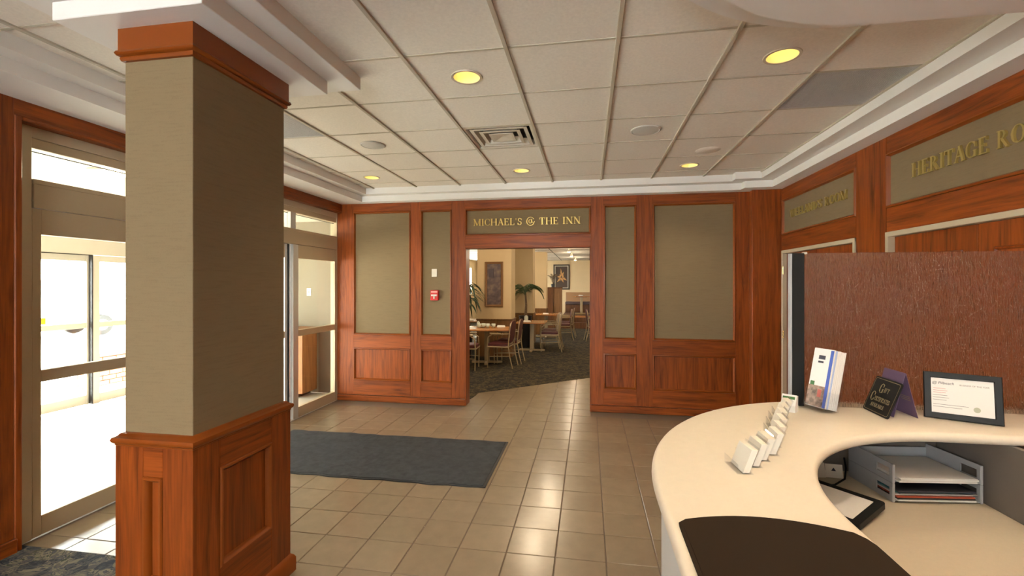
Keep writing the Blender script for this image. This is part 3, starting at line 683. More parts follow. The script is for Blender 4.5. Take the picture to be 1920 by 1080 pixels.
gp = thing('glass_partition', 'brown tinted rain textured glass screen on the back of the counter', 'screen', (1.6, 2.40, ZT))
GL = (1.6, 2.40, ZT)
B(1.018, XR - .015, 2.388, 2.396, ZT, 1.802).build('glass_pane', RAIN, gp, GL)
B(.966, 1.020, 2.375, 2.41, ZT, 1.802, .003).build('post', BLACK, gp, GL); B(.960, .967, 2.38, 2.41, ZT, 1.80).build('edge_strip', GREYPL, gp, GL)
B(1.016, 1.036, 2.384, 2.400, 1.797, 1.807, .002).build('clip', SILVER, gp, GL)

pad = thing('desk_pad', 'dark brown writing pad with rounded corners on the near counter', 'desk pad', (.42, .7, ZT))
def rrect(x0, x1, y0, y1, r, n=6):
    p = []
    for cx, cy, a0 in ((x1 - r, y1 - r, 0), (x0 + r, y1 - r, 90), (x0 + r, y0 + r, 180), (x1 - r, y0 + r, 270)):
        p += [(cx + r * math.cos(math.radians(a0 + 90 * k / n)), cy + r * math.sin(math.radians(a0 + 90 * k / n))) for k in range(n + 1)]
    return p
def bulged(pts): return [(x, y + (.045 * (1 - ((x - .42) / .21) ** 2) if y > 1.1 else 0)) for x, y in pts]
top = [(.215 + .415 * k / 20, 1.165 + .05 * (1 - ((k - 10) / 10) ** 2)) for k in range(21)]
pp = [(.215, .25), (.63, .25)] + [(.63, 1.10), (.6295, 1.125), (.624, 1.15)] + [(x, y) for x, y in top[::-1][1:-1]] + [(.2165, 1.155), (.215, 1.14)]
MB().prism(pp, ZT + .0005, ZT + .004).build('pad_sheet', BLACKPAD, pad, (.42, .7, ZT))
inn = [(.42 + (x - .42) * .955, .7 + (y - .7) * .975) for x, y in pp]
MB().prism(inn, ZT + .004, ZT + .0052).build('pad_face', BLACKPAD, pad, (.42, .7, ZT))

# ------------------------------------------------------------------ things on the counter
def card_holder(x, y, rz, label, cards=True):
    t = thing('card_holder', label, 'card holder', (x, y, ZT + .001), rz, 'business card holders on the counter')
    # width along local x, front faces local -y
    W = .05; sl = math.tan(math.radians(20))
    m = MB(); m.box(-W, W, -.024, .022, 0, .002); m.box(-W, W, -.026, -.024, 0, .03)
    m.add([(-W, .012, .002), (W, .012, .002), (W, .012 + .078 * sl, .078), (-W, .012 + .078 * sl, .078), (-W, .014, .002), (W, .014, .002), (W, .014 + .078 * sl, .078), (-W, .014 + .078 * sl, .078)], [(0, 1, 2, 3), (4, 7, 6, 5), (0, 4, 5, 1), (3, 2, 6, 7), (0, 3, 7, 4), (1, 5, 6, 2)])
    m.build('holder', ACRYL, t)
    if cards:
        n = random.uniform(.017, .022); hh = .073
        MB().add([(-.044, .010 - n, .003), (.044, .010 - n, .003), (.044, .010 - n + hh * sl, hh), (-.044, .010 - n + hh * sl, hh), (-.044, .0115, .003), (.044, .0115, .003), (.044, .0115 + hh * sl, hh), (-.044, .0115 + hh * sl, hh)],
                 [(0, 1, 2, 3), (4, 7, 6, 5), (0, 4, 5, 1), (3, 2, 6, 7), (0, 3, 7, 4), (1, 5, 6, 2)]).build('card_stack', CARDP, t)
    return t
spots = [(.470, 1.535), (.520, 1.595), (.566, 1.655), (.618, 1.715), (.660, 1.80), (.705, 1.90), (.748, 2.00), (.790, 2.09), (.836, 2.178)]
names = ['nearest clear holder at the front end of the card row', 'second card holder from the near end of the row', 'third card holder from the near end of the row', 'fourth card holder from the near end, before a gap', 'fifth card holder along the counter row', 'sixth card holder along the counter row', 'seventh card holder along the counter row', 'eighth card holder, last but one of the row', 'farthest card holder at the far end of the row, beside the white box']
for i, ((x, y), nm) in enumerate(zip(spots, names)):
    card_holder(x, y, math.radians(-84 - (3 * i if i < 6 else 18)), nm + ', ivory cards' if i else 'nearest clear acrylic holder at the front end of the card row, nearly empty')
t = thing('card_box', 'small white box of cards with green print beside the brochures', 'box', (.912, 2.275, ZT), math.radians(-38))
F_cb = lambda s, z, d: (s, -d, z)
MB().fprism(lambda u, v, d: (u, v, d), [(0, 0)] * 0 or [(-.03, -.022), (.03, -.022), (.03, .022), (-.03, .022)], 0, .03).build('base', PAPER, t)
MB().add([(-.03, -.020, .03), (.03, -.020, .03), (.03, .02, .03), (-.03, .02, .03), (-.03, .004, .075), (.03, .004, .075), (.03, .022, .07), (-.03, .022, .07)], [(0, 1, 5, 4), (1, 2, 6, 5), (2, 3, 7, 6), (3, 0, 4, 7), (4, 5, 6, 7), (0, 3, 2, 1)]).build('card_stack', PAPER, t)
MB().add([(-.026, -.0065, .056), (.024, -.0065, .056), (.024, -.0005, .067), (-.026, -.0005, .067), (-.026, -.0055, .0555), (.024, -.0055, .0555), (.024, .0005, .0665), (-.026, .0005, .0665)], [(0, 1, 2, 3), (4, 7, 6, 5), (0, 4, 5, 1), (3, 2, 6, 7), (0, 3, 7, 4), (1, 5, 6, 2)]).build('green_print', GREENP, t)
# brochure holder: front faces local -y, leans back to +y
def lean(th, pos): return Matrix.Rotation(-th, 4, 'X')
bh = thing('brochure_holder', 'clear holder of tall white and blue travel brochures against the glass', 'brochure holder', (1.045, 2.293, ZT + .0135), math.atan2(-.43, -.9) + PI / 2)
L = Matrix.Rotation(-math.radians(13), 4, 'X')
for k in range(7):
    MB().box(-.049, .049, -.028 + .0105 * k, -.0185 + .0105 * k, .004, .272 - .002 * (k % 3), .001).xf(L).build('brochure', (PALEBLUE if k == 1 else PAPER), bh)
MB().box(.034, .0485, -.0292, -.0283, .006, .268).xf(L).build('blue_stripe', BLUE, bh)
MB().box(-.02, .012, -.0292, -.0283, .222, .240).xf(L).build('print_line', INK, bh); MB().box(-.02, .006, -.0292, -.0283, .205, .214).xf(L).build('print_line', INK, bh)
phot = noisy('brochure_photo', (.30, .20, .15), .5, 38, .9); 
MB().box(-.0485, .034, -.0292, -.0283, .006, .10).xf(L).build('cover_photo', phot, bh)
MB().box(.002, .02, -.0298, -.0292, .05, .085).xf(L).build('cover_photo', PINKINK, bh); MB().box(-.04, -.02, -.0298, -.0292, .10, .118).xf(L).build('cover_photo', GREENP, bh)
MB().box(-.054, .054, -.036, -.033, 0, .09).box(-.054, .054, -.036, .052, -.0005, .0015).box(-.054, -.0515, -.036, .05, 0, .08).box(.0515, .054, -.036, .05, 0, .08).box(-.054, .054, .05, .052, 0, .2).xf(L).build('holder', ACRYL, bh)

# tent card "gift certificates available": local -y is the face
def text_mesh(par, body, size, m, M, extrude=.0004, align='LEFT', shear=0, name='print_line', sx=1):
    c = bpy.data.curves.new(name, 'FONT'); c.body = body; c.size = size; c.extrude = extrude; c.align_x = align; c.shear = shear; c.resolution_u = 3
    o = bpy.data.objects.new(name, c); C.objects.link(o); bpy.context.view_layer.update()
    me = bpy.data.meshes.new_from_object(o.evaluated_get(bpy.context.evaluated_depsgraph_get())); bpy.data.objects.remove(o)
    me.transform(M @ Matrix.Diagonal((sx, 1, 1, 1))); me.materials.clear(); me.materials.append(m)
    q = bpy.data.objects.new(name, me); C.objects.link(q); q.parent = par
    return q
XZ = Matrix.Rotation(PI / 2, 4, 'X')
gc = thing('tent_card', 'black plaque with gold lettering about gift certificates, leaning on the counter', 'sign', (1.267, 2.285, ZT + .002), -math.radians(92))
L2 = Matrix.Rotation(-math.radians(21), 4, 'X')
fx = lambda u, v, d: tuple(L2 @ Vector((u, -d, v)))
MB().fprism(fx, rrect(-.096, .096, .0, .166, .012), -.005, .0).build('plaque', BLACK, gc)
mb = MB(); a_, b_ = rrect(-.089, .089, .007, .159, .010), rrect(-.0868, .0868, .0092, .1568, .009); n = len(a_)
mb.add([fx(x, y, .0006) for x, y in a_] + [fx(x, y, .0006) for x, y in b_], [(k, (k + 1) % n, n + (k + 1) % n, n + k) for k in range(n)]).build('border_line', TEXTGOLD, gc)
def words(txt, s0, s1, z0, h): lettering(gc, lambda u, v, d: fx(u, v, d), txt, s0, s1, z0, h, TEXTGOLD, .001)
words('G', -.036, -.006, .096, .044); words('IFT', .000, .036, .103, .021)
words('C', -.074, -.046, .052, .044); words('ERTIFICATES', -.042, .068, .057, .020)
words('AVAILABLE', -.052, .045, .028, .017)
words('', 0, 1, 0, 1)
tc = thing('tent_card', 'folded purple tent card standing behind the black plaque', 'card', (1.362, 2.30, ZT + .001), 0)
for sgn, nm in ((-1, 'left_leaf'), (1, 'right_leaf')):
    MB().add([(sgn * .046, -.066, 0), (sgn * .046, .078, 0), (0, .078, .192), (0, -.066, .192), (sgn * .0475, -.066, 0), (sgn * .0475, .078, 0), (sgn * .0012, .078, .1935), (sgn * .0012, -.066, .1935)],
             [(0, 1, 2, 3), (4, 7, 6, 5), (0, 4, 5, 1), (3, 2, 6, 7), (0, 3, 7, 4), (1, 5, 6, 2)]).build('leaf', PURPLE, tc)
for k, zz in enumerate((.085, .077, .069)):
    q = .046 * (1 - zz / .192) - .0006; q2 = .046 * (1 - (zz + .003) / .192) - .0006
    MB().add([(q, -.05, zz), (q, .03 - .01 * k, zz), (q2, .03 - .01 * k, zz + .003), (q2, -.05, zz + .003)], [(0, 1, 2, 3)]).build('print_line', TEXTGOLD, tc)
# framed certificate
ang = math.atan2(-.108, .217)
fc = thing('certificate_frame', 'black framed white certificate standing at the right of the counter', 'picture frame', (1.562, 2.212, ZT + .003), ang)
L3 = Matrix.Rotation(-math.radians(11), 4, 'X'); fz = lambda u, v, d: tuple(L3 @ Vector((u, -d, v)))
MB().ring(lambda s, z, d: fz(s, z, d), -.122, .122, 0, .198, [(0, -.012), (0, .004), (.003, .006), (.022, .006), (.025, .001), (.025, -.002)]).build('frame', BLACK, fc)
MB().fprism(fz, [(-.12, .002), (.12, .002), (.12, .196), (-.12, .196)], -.012, -.004).build('backing', BLACK, fc)
MB().fprism(fz, [(-.098, .024), (.098, .024), (.098, .174), (-.098, .174)], -.0035, -.0015).build('certificate', PAPER, fc)
MB().add([fz(-.03, .1, -.012), fz(.03, .1, -.012), (.03, .085, 0), (-.03, .085, 0), fz(-.03, .098, -.014), fz(.03, .098, -.014), (.03, .083, 0), (-.03, .083, 0)], [(0, 1, 2, 3), (4, 7, 6, 5), (0, 4, 5, 1), (3, 2, 6, 7), (0, 3, 7, 4), (1, 5, 6, 2)]).build('easel_leg', BLACK, fc)
def on_cert(u, v): return L3 @ Matrix.Translation((u, .0012, v)) @ XZ
text_mesh(fc, '@ Pilbeach', .0155, INK, on_cert(-.094, .147), shear=.2, sx=1.0, name='letter')
text_mesh(fc, 'BUSINESS OF THE YEAR', .0088, mat('grey_ink', (.25, .23, .22), .8), on_cert(-.006, .146), name='letter', sx=.98)
for k, (u0, u1, v, mm) in enumerate([(-.09, -.05, .128, PINKINK), (-.09, -.045, .119, PINKINK), (-.09, -.05, .110, PINKINK), (-.092, -.045, .099, INK), (-.092, -.04, .089, INK), (-.092, -.048, .079, INK), (-.092, .02, .060, INK), (-.092, .0, .050, INK)]):
    MB().fprism(fz, [(u0, v), (u1, v), (u1, v + .0012), (u0, v + .0012)], -.0014, -.0011).build('print_line', mm, fc)
MB().fprism(fz, [(.045 + .011 * math.cos(a * PI / 8), .052 + .011 * math.sin(a * PI / 8)) for a in range(16)], -.0014, -.0011).build('seal', mat('seal_green', (.45, .47, .36), .8), fc)

# ------------------------------------------------------------------ things on the lower desk
ZD = .755
def letter_tray(z, label):
    t = thing('letter_tray', label, 'letter tray', (1.235, 2.105, z), math.radians(7), 'stacked letter trays')
    W, D, H = .352, .262, .078
    B(0, W, 0, D, .006, .009).build('floor_sheet', GREYPL, t)
    for x0, x1 in ((0, .005), (W - .005, W)):
        m = MB()
        m.box(x0, x1, 0, D, 0, .022, .001).box(x0, x1, 0, .018, .02, H, .001).box(x0, x1, .088, D, .02, H, .001).box(x0, x1, .016, .09, .056, H, .001)
        m.box(x0 - .003, x1 + .003, -.004, .008, 0, H, .002)
        m.build('side_panel', GREYPL, t)
    B(.005, W - .005, D - .005, D, 0, H * .8, .001).build('back_panel', GREYPL, t)
    return t
letter_tray(ZD, 'lower grey letter tray holding magazines on the desk'); letter_tray(ZD + .0785, 'upper grey letter tray stacked on top, holding white papers')
MAGC = [mat('magazine_%s' % n, c, .5) for n, c in (('dark', (.03, .03, .04)), ('red', (.45, .08, .04)), ('teal', (.03, .18, .22)), ('grey', (.32, .31, .30)), ('black', (.012, .012, .014)), ('navy', (.02, .03, .09)))]
def sheetstack(z, n, x0, x1, y0, y1, th, mats, nm, cat, group, labs):
    for k in range(n):
        t = thing(nm, labs[k], cat, (1.235, 2.105, z), math.radians(7), group)
        jx, jy = random.uniform(-.008, .008), random.uniform(-.012, .008)
        B(x0 + jx, x1 + jx, y0 + jy, y1 + jy, 0, th[k], .0006).build('sheets', mats[k], t); z += th[k] + .0004
sheetstack(ZD + .0095, 7, .018, .325, -.004, .235, [.006, .007, .005, .006, .004, .006, .006], [PAPER, MAGC[4], MAGC[1], PAPER, MAGC[3], MAGC[2], MAGC[0]], 'magazine', 'magazine', 'magazines in the lower tray',
    ['white booklet at the bottom of the lower letter tray', 'black magazine second from the bottom in the lower tray', 'red edged magazine in the middle of the lower tray', 'white booklet above the red magazine in the lower tray', 'grey magazine in the upper half of the lower tray', 'teal magazine under the top one in the lower tray', 'dark magazine on top in the lower tray'])
sheetstack(ZD + .0885, 3, .022, .328, -.012, .235, [.006, .008, .003], [PAPER, PAPER, PAPER], 'paper_stack', 'paper', 'papers in the upper tray', ['white paper pile lying lowest in the upper tray', 'white paper pile in the middle of the upper tray', 'topmost white sheets in the upper letter tray'])
# flat black framed screen
fs_ = thing('flat_screen', 'black framed flat panel showing a white page, lying tilted on the lower desk', 'screen', (.985, 1.985, ZD + .002), math.radians(-49))
Lf = Matrix.Rotation(math.radians(6), 4, 'X')
w_, h_ = .115, .19
e = MB().fprism(lambda u, v, d: (u, v, d), rrect(-.19, .105, -.12, .12, .016), 0, .022).xf(Lf @ Matrix.Translation((0, 0, .014))).build('casing', BLACK, fs_)
MB().fprism(lambda u, v, d: (u, v, d), rrect(-.16, .075, -.09, .09, .003), .0222, .0232).xf(Lf @ Matrix.Translation((0, 0, .014))).build('white_page', PAPER, fs_)
cb = tag(MB().tube([(.93, 2.2, ZD + .005), (1.0, 2.215, ZD + .005), (1.08, 2.23, ZD + .006), (1.14, 2.27, ZD + .02), (1.17, 2.32, ZD + .05), (1.175, 2.345, ZD + .09)], .004, 8).build('cable', BLACK, None, (1.05, 2.2, ZD), smooth=True), 'thin black cable running behind the letter trays', 'cable')
def small_card(x, y, rz, wd, hh, label):
    t = thing('small_card', label, 'card', (x, y, ZD + .001), rz, 'cards leaning at the back of the desk')
    Lc = Matrix.Rotation(-math.radians(12), 4, 'X')
    MB().box(-wd / 2, wd / 2, -.001, .001, 0, hh).xf(Lc).build('card', CARDP, t)
    MB().add([(-.012, -.0014, hh * .5), (.008, -.0014, hh * .5), (-.002, -.0014, hh * .75)], [(0, 1, 2)]).xf(Lc).build('emblem', INK, t)
small_card(1.045, 2.315, .15, .085, .065, 'ivory card with small dark emblem at the left back of the desk')
small_card(1.125, 2.325, -.1, .07, .06, 'white card with dark emblem next to the letter trays')
small_card(1.05, 2.336, .1, .08, .10, 'taller card standing behind the ivory emblem card')

# ------------------------------------------------------------------ vestibule cabinet and outside
vc = thing('cabinet', 'oak cabinet against the end wall of the entrance vestibule', 'cabinet', (-4.75, 6.2, 0))
VL = (-4.75, 6.2, 0)
B(-4.08, -3.66, 6.385, 6.399, 0, 1.0, .002).build('wainscot', mat('dark_taupe_panel', (.10, .075, .05), .6), vs)
B(-5.4, -4.10, 6.02, 6.38, .06, .98, .003).build('body', LIGHTWOOD, vc, VL); B(-5.42, -4.085, 5.99, 6.39, .98, 1.01, .004).build('top', LIGHTWOOD, vc, VL); B(-5.38, -4.2, 6.05, 6.37, 0, .06).build('plinth', BLACK, vc, VL)
for k in range(3):
    dd = B(-5.38 + .4 * k, -5.38 + .4 * k + .385, 6.004, 6.02, .1, .68, .004).build('door', LIGHTWOOD, vc, VL); dr = B(-5.38 + .4 * k, -5.38 + .4 * k + .385, 6.004, 6.02, .70, .95, .004).build('drawer', LIGHTWOOD, vc, VL)
    for par, zz in ((dd, .62), (dr, .83)):
        h = MB().tube([(-5.24 + .4 * k, 6.004, zz), (-5.24 + .4 * k, 5.98, zz), (-5.14 + .4 * k, 5.98, zz), (-5.14 + .4 * k, 6.004, zz)], .005, 6).build('handle', BLACK, par, VL); h.parent = par; h.location = (0, 0, 0)
t = thing('wall_switch', 'white light switch on the cream end wall of the vestibule', 'switch', (-4.245, 6.4, 1.54))
B(-.036, .036, -.007, 0, -.058, .058, .002).build('plate', IVORY, t); B(-.008, .008, -.016, -.007, -.012, .012, .002).build('toggle', mat('grey_toggle', (.4, .38, .35), .5), t)
t = thing('tray', 'thin white tray on top of the vestibule cabinet', 'tray', (-4.75, 6.17, 1.0105)); MB().ring(F_up, -.2, .2, -.12, .12, [(.02, 0), (0, .03), (.004, .03), (.023, .004), (.12, .004)]).build('dish', PAPER, t)
tag(B(-60, -6.75, -30, 45, -.12, -.02).build('ground_driveway', CONCRETE), 'pale concrete driveway outside the glass doors', 'driveway', kind='structure')
BRICK = mat('pale_red_brick', (.42, .20, .14), .9)
pt = thing('brick_planter', 'low red brick planter outside the right outer glass door', 'planter', (-8.2, 7.2, -.02))
B(-.2, .2, -1.2, 1.2, 0, .46).build('mortar_core', CONCRETE, pt)
bk = None
for rrow in range(6):
    for k in range(11):
        y0 = -1.2 + .22 * k + (.11 if rrow % 2 else 0)
        if y0 > 1.1: continue
        if bk is None: bk = B(0, .1, 0, .205, 0, .065, .004).build('brick', BRICK, pt); o = bk
        else: o = bk.copy(); C.objects.link(o)
        o.location = (.155 + random.uniform(0, .004), y0, .01 + .078 * rrow)
B(-.28, .30, -1.3, 1.3, .48, .54, .01).build('coping', BRICK, pt)
st = thing('door_sticker', 'orange warning sticker with a dark symbol on the outer door glass', 'sticker', (XO - .069, 4.64, 1.19))
B(-.001, .001, -.06, .06, -.04, .04).build('sheet', YELLOW, st); B(.001, .002, -.02, .01, -.02, .02).build('symbol', INK, st)
st2 = thing('door_lettering', 'small red word on the lower outer door glass', 'lettering', (XO - .069, 4.6, .985))
text_mesh(st2, 'ENTRANCE', .055, PINKINK, Matrix.Translation((0, -.25, 0)) @ Matrix.Rotation(PI / 2, 4, 'Z') @ XZ, name='word')
def car(x, y, rz, label, h=1.0):
    t = thing('car', label, 'car', (x, y, -.02), rz, 'cars parked outside')
    prof = [(-2.1, .35), (-2.15, .75), (-1.95, .95), (-1.3, 1.0 * h), (-.9, 1.42 * h), (.6, 1.46 * h), (1.25, 1.02 * h), (2.0, .88), (2.2, .7), (2.2, .35)]
    arch = []
    for cx in (1.35, -1.35):
        arch += [(cx + .4 * math.cos(a), .33 + .4 * math.sin(a)) for a in [PI * k / 8 for k in range(9)]]
    poly = prof + [(p[0], max(p[1], .3)) for p in arch]
    MB().fprism(lambda u, v, d: (u, d, v), poly, -.85, .85).build('body', CARW, t)
    for sd in (-.856, .852):
        MB().fprism(lambda u, v, d: (u, d, v), [(-1.15, 1.03 * h), (-.82, 1.36 * h), (-.1, 1.38 * h), (-.1, 1.03 * h)], sd, sd + .004).build('side_window', CARGL, t)
        MB().fprism(lambda u, v, d: (u, d, v), [(0, 1.03 * h), (0, 1.38 * h), (.55, 1.38 * h), (1.0, 1.03 * h)], sd, sd + .004).build('side_window', CARGL, t)
    for cx in (1.35, -1.35):
        for sd in (-.82, .62):
            wm = MB().lathe([(.001, 0), (.2, 0), (.33, .02), (.34, .1), (.33, .2), (.001, .2)], 20).xf(Matrix.Translation((cx, sd, .34)) @ Matrix.Rotation(-PI / 2, 4, 'X')).build('wheel', TYRE, t, smooth='auto')
            MB().lathe([(.001, -.006), (.17, -.006), (.19, .004)], 16).xf(Matrix.Translation((cx, sd if sd < 0 else sd + .2, .34)) @ Matrix.Rotation(-PI / 2 if sd < 0 else PI / 2, 4, 'X')).build('hubcap', SILVER, wm)
    return t
car(-17, 11.5, math.radians(80), 'white car parked beyond the left outer door leaf', 1.25); car(-15.5, 17, math.radians(75), 'white car parked beyond the right outer door pane')
tr_ = thing('tree', 'leafy tree across the driveway behind the parked cars', 'tree', (-30, 30, -.02))
MB().tube([(0, 0, 0), (.1, 0, 1.5), (0, .1, 3.2)], [.22, .16, .1], 8).build('trunk', TRUNK, tr_)
m = MB()
for k in range(700):
    d = Vector((random.gauss(0, 1), random.gauss(0, 1), random.gauss(0, .8))); d = d.normalized() * random.uniform(.8, 2.4); c_ = Vector((0, 0, 4.2)) + d
    a = Vector((random.gauss(0, 1), random.gauss(0, 1), random.gauss(0, 1))).normalized() * .22; b = a.orthogonal().normalized() * .13
    m.add([c_ - a, c_ + b, c_ + a, c_ - b], [(0, 1, 2, 3)])
tag(m.build('foliage', LEAF, tr_, recalc=False), kind='stuff')

# ------------------------------------------------------------------ dining room shell
rs = lambda o, l, c: tag(o, l, c, kind='structure')
m = MB()
for y0, y1 in ((6.55, 13.4), (16.0, 16.6), (19.6, 20.5)): m.box(-5.3, -5.1, y0, y1, .0, 2.9)
for y0, y1 in ((13.4, 16.0), (16.6, 19.6)): m.box(-5.3, -5.1, y0, y1, 0, 1.2).box(-5.3, -5.1, y0, y1, 2.45, 2.9)
rs(m.build('wall_dining_left', RESTWALL), 'cream dining room wall with tall windows', 'wall')
for n, (y0, y1) in enumerate(((13.4, 16.0), (16.6, 19.6))):
    wn = struct('window_%d' % (n + 1), ('daylit window in the left dining room wall, nearer the lobby', 'daylit window in the left dining room wall, at the far end')[n], 'window')
    F_w = lambda s, z, d: (-5.1 + d, s, z)
    MB().ring(F_w, y0, y1, 1.2, 2.45, [(0, -.1), (0, .01), (.06, .01), (.06, -.1), (0, -.1)]).build('frame', IVORY, wn)
    MB().fbox(F_w, (y0 + y1) / 2 - .025, (y0 + y1) / 2 + .025, 1.26, 2.39, -.08, -.01).build('mullion', IVORY, wn)
    for a, b in ((y0 + .06, (y0 + y1) / 2 - .025), ((y0 + y1) / 2 + .025, y1 - .06)): MB().fbox(F_w, a, b, 1.26, 2.39, -.05, -.045).build('glass_pane', GLASS, wn)
rs(B(2.6, 2.75, 6.2, 20.5, 0, 2.9).build('wall_dining_right', RESTWALL), 'cream right wall of the dining room', 'wall')
rs(B(-5.3, 2.75, 20.4, 20.55, 0, 2.9).build('wall_dining_back', RESTWALL), 'cream far wall of the dining room with the flower picture', 'wall')
rs(B(-5.3, -3.6, 6.5, 6.6, 0, 2.9).build('wall_dining_front', RESTWALL), 'cream wall of the dining room next to the vestibule', 'wall')
rs(B(-3.66, 2.7, YB + .18, YB + .2, 2.16, 2.9).build('wall_dining_header', RESTWALL), 'cream dining room side of the wall above the opening', 'wall')
cd = B(-5.3, 2.75, 6.2, 20.6, 2.74, 2.9).build('ceiling_dining', CEIL_TILE); rs(cd, 'tiled dining room ceiling with dark grid lines', 'ceiling')
dg = mat('dark_ceiling_grid', (.14, .13, .11), .7)
for k in range(7): B(-2.4 + .61 * k, -2.375 + .61 * k, 12, 20.4, 2.734, 2.741).build('grid_bar', dg, cd)
for k in range(7): B(-5, 2.6, 13 + 1.22 * k, 13.025 + 1.22 * k, 2.734, 2.7405).build('grid_bar', dg, cd)
def column(label, x0, x1, y0, y1, wz=.84):
    t = thing('column', label, 'column', ((x0 + x1) / 2, (y0 + y1) / 2, 0)); L0 = ((x0 + x1) / 2, (y0 + y1) / 2, 0)
    B(x0, x1, y0, y1, .0, 2.74, .004).build('shaft', RESTWALL, t, L0)
    B(x0 - .015, x1 + .015, y0 - .015, y1 + .015, .0, wz, .004).build('wainscot', WAINWOOD, t, L0)
    B(x0 - .025, x1 + .025, y0 - .025, y1 + .025, wz, wz + .03, .004).build('wainscot_cap', WAINWOOD, t, L0)
    return t
column('cream square column with a tall framed picture, nearest in the dining room', -2.52, -1.722, 10.2, 10.74)
column('second cream column in the dining room, behind the palm', -2.35, -1.512, 12.5, 13.03)
column('third and farthest cream column in the dining room', -2.17, -1.372, 15.0, 15.5)
def picture(label, x0, x1, z0, z1, y, fm, art, fw=.05, inner=None):
    t = thing('framed_picture', label, 'picture', ((x0 + x1) / 2, y, (z0 + z1) / 2)); L0 = ((x0 + x1) / 2, y, (z0 + z1) / 2)
    fr = lambda s, z, d: (s, y - d, z)
    MB().ring(fr, x0, x1, z0, z1, [(0, .002), (0, .03), (.01, .036), (fw - .012, .03), (fw, .016), (fw, .008)]).build('frame', fm, t, L0, smooth='auto')
    MB().fbox(fr, x0 + .005, x1 - .005, z0 + .005, z1 - .005, .002, .012).build('canvas', art, t, L0)
    if inner: MB().ring(fr, x0 + fw, x1 - fw, z0 + fw, z1 - fw, [(0, .013), (.004, .02), (.03, .02), (.035, .013)]).build('inner_frame', inner, t, L0)
    return t
art1 = mat('faded_townscape_print', (.3, .25, .25), .6)
mp = mapped(art1, (3, 3, 4), False); n1 = nd(art1, 'ShaderNodeTexNoise', Scale=2.2, Detail=6); lk(art1, mp.outputs[0], n1.inputs['Vector'])
r_ = ramp(art1, [(.3, (.05, .035, .04)), (.48, (.10, .075, .08)), (.6, (.18, .13, .11)), (.75, (.30, .24, .19))]); lk(art1, n1.outputs['Fac'], r_.inputs[0]); lk(art1, r_.outputs[0], P(art1).inputs['Base Color'])
FR1 = mat('bronze_picture_frame', (.20, .095, .03), .4)
pc = picture('tall narrow framed townscape picture on the nearest cream column', -2.335, -1.915, 1.15, 2.178, 10.2, FR1, art1)
B(-2.25, -2.13, 10.176, 10.188, 1.82, 2.02).build('painted_tower', mat('painted_tower', (.07, .055, .07), .7), pc, (-2.125, 10.2, 1.664))
art2 = mat('dark_floral_canvas', (.04, .022, .012), .6)
picture('dark framed flower picture on the far dining room wall', -1.54, -.815, 1.435, 2.56, 20.4, mat('dark_frame', (.03, .02, .014), .4), art2, .06, mat('silver_slip', (.45, .42, .34), .4, .5))
fp = bpy.data.objects['framed_picture.001']
PET = mat('painted_petals', (.45, .24, .08), .7)
for k in range(9):
    a = 2 * PI * k / 9 + .3; ln = .12 + .07 * (k % 3); c_, s_ = math.cos(a), math.sin(a)
    q = [(.02 * c_, .02 * s_), (ln * .5 * c_ - .035 * s_, ln * .5 * s_ + .035 * c_), (ln * c_, ln * s_), (ln * .5 * c_ + .035 * s_, ln * .5 * s_ - .035 * c_)]
    MB().fprism(lambda u, v, d: (u, -d, v), [(x, y * 1.5) for x, y in q], .012, .015 + .0003 * k).build('painted_petal', PET, fp)

# ------------------------------------------------------------------ dining furniture
def make_table(label, x, y, rz, sx=.8, sy=.8, group='dining tables'):
    t = thing('dining_table', label, 'table', (x, y, .006), rz, group)
    B(-sx / 2, sx / 2, -sy / 2, sy / 2, .705, .735, .006).build('tabletop', TABLEWOOD, t)
    B(-.05, .05, -.05, .05, .05, .69, .008).build('pedestal', TUBE, t)
    B(-.32, .32, -.03, .03, 0, .05, .01).build('foot', TUBE, t); B(-.03, .03, -.30, .30, .001, .051, .01).build('foot', TUBE, t)
    B(-.22, .22, -.22, .22, .69, .705).build('support_plate', BLACK, t)
    return t
def make_chair(label, pale=False):
    t = thing('dining_chair', label, 'chair', group='dining chairs')
    # faces +x
    m = MB(); sv = rrect(-.20, .23, -.22, .22, .06, 4)
    m.prism(sv, .43, .475); n = len(sv); m.add([(x * .8, y * .8, .492) for x, y in sv] + [(x, y, .475) for x, y in sv], [tuple(range(n))] + [(k, (k + 1) % n, n + (k + 1) % n, n + k) for k in range(n)])
    m.build('seat', BURG, t)
    B(-.205, .235, -.225, .225, .40, .43, .008).build('seat_frame', TUBE, t)
    bk = rrect(-.185, .185, 0, .43, .13, 6)
    fb = lambda u, v, d: (-.21 - .13 * v - d, u, .49 + v)
    MB().fprism(fb, bk, -.028, .0).build('back_cushion', PALEFAB if pale else BURG, t); MB().fprism(fb, bk, .0, .012).build('back_panel', PALEFAB if pale else BURG, t)
    MB().tube([fb(u * 1.07, -.03 + v * 1.04, -.005) for u, v in bk] + [fb(bk[0][0] * 1.07, -.03 + bk[0][1] * 1.04, -.005)], .012, 6).build('back_frame', TUBE, t)
    for sy in (-.215, .215):
        MB().tube([(.21, sy, 0), (.215, sy, .42), (.20, sy, .60), (.12, sy, .66), (-.10, sy, .67), (-.24, sy, .68)], .012, 6).build('leg', TUBE, t)
        MB().tube([(-.30, sy, 0), (-.24, sy, .25), (-.215, sy, .45), (-.24, sy * .95, .68)], .012, 6).build('leg', TUBE, t)
        B(-.06, .17, sy - .022, sy + .022, .668, .69, .008).build('armrest', TUBE, t)
        MB().tube([(.212, sy, .22), (-.245, sy, .24)], .008, 6).build('stretcher', TUBE, t)
    return t
make_table('nearest dining table with white cups, left in the opening', -2.10, 9.35, .12, .95, .8); make_table('dining table beside the column, left of the pale backed chair', -1.38, 11.25, 0, .7, .8); make_table('far dining table beyond the palm', -1.30, 14.2, .0, .7, .8)
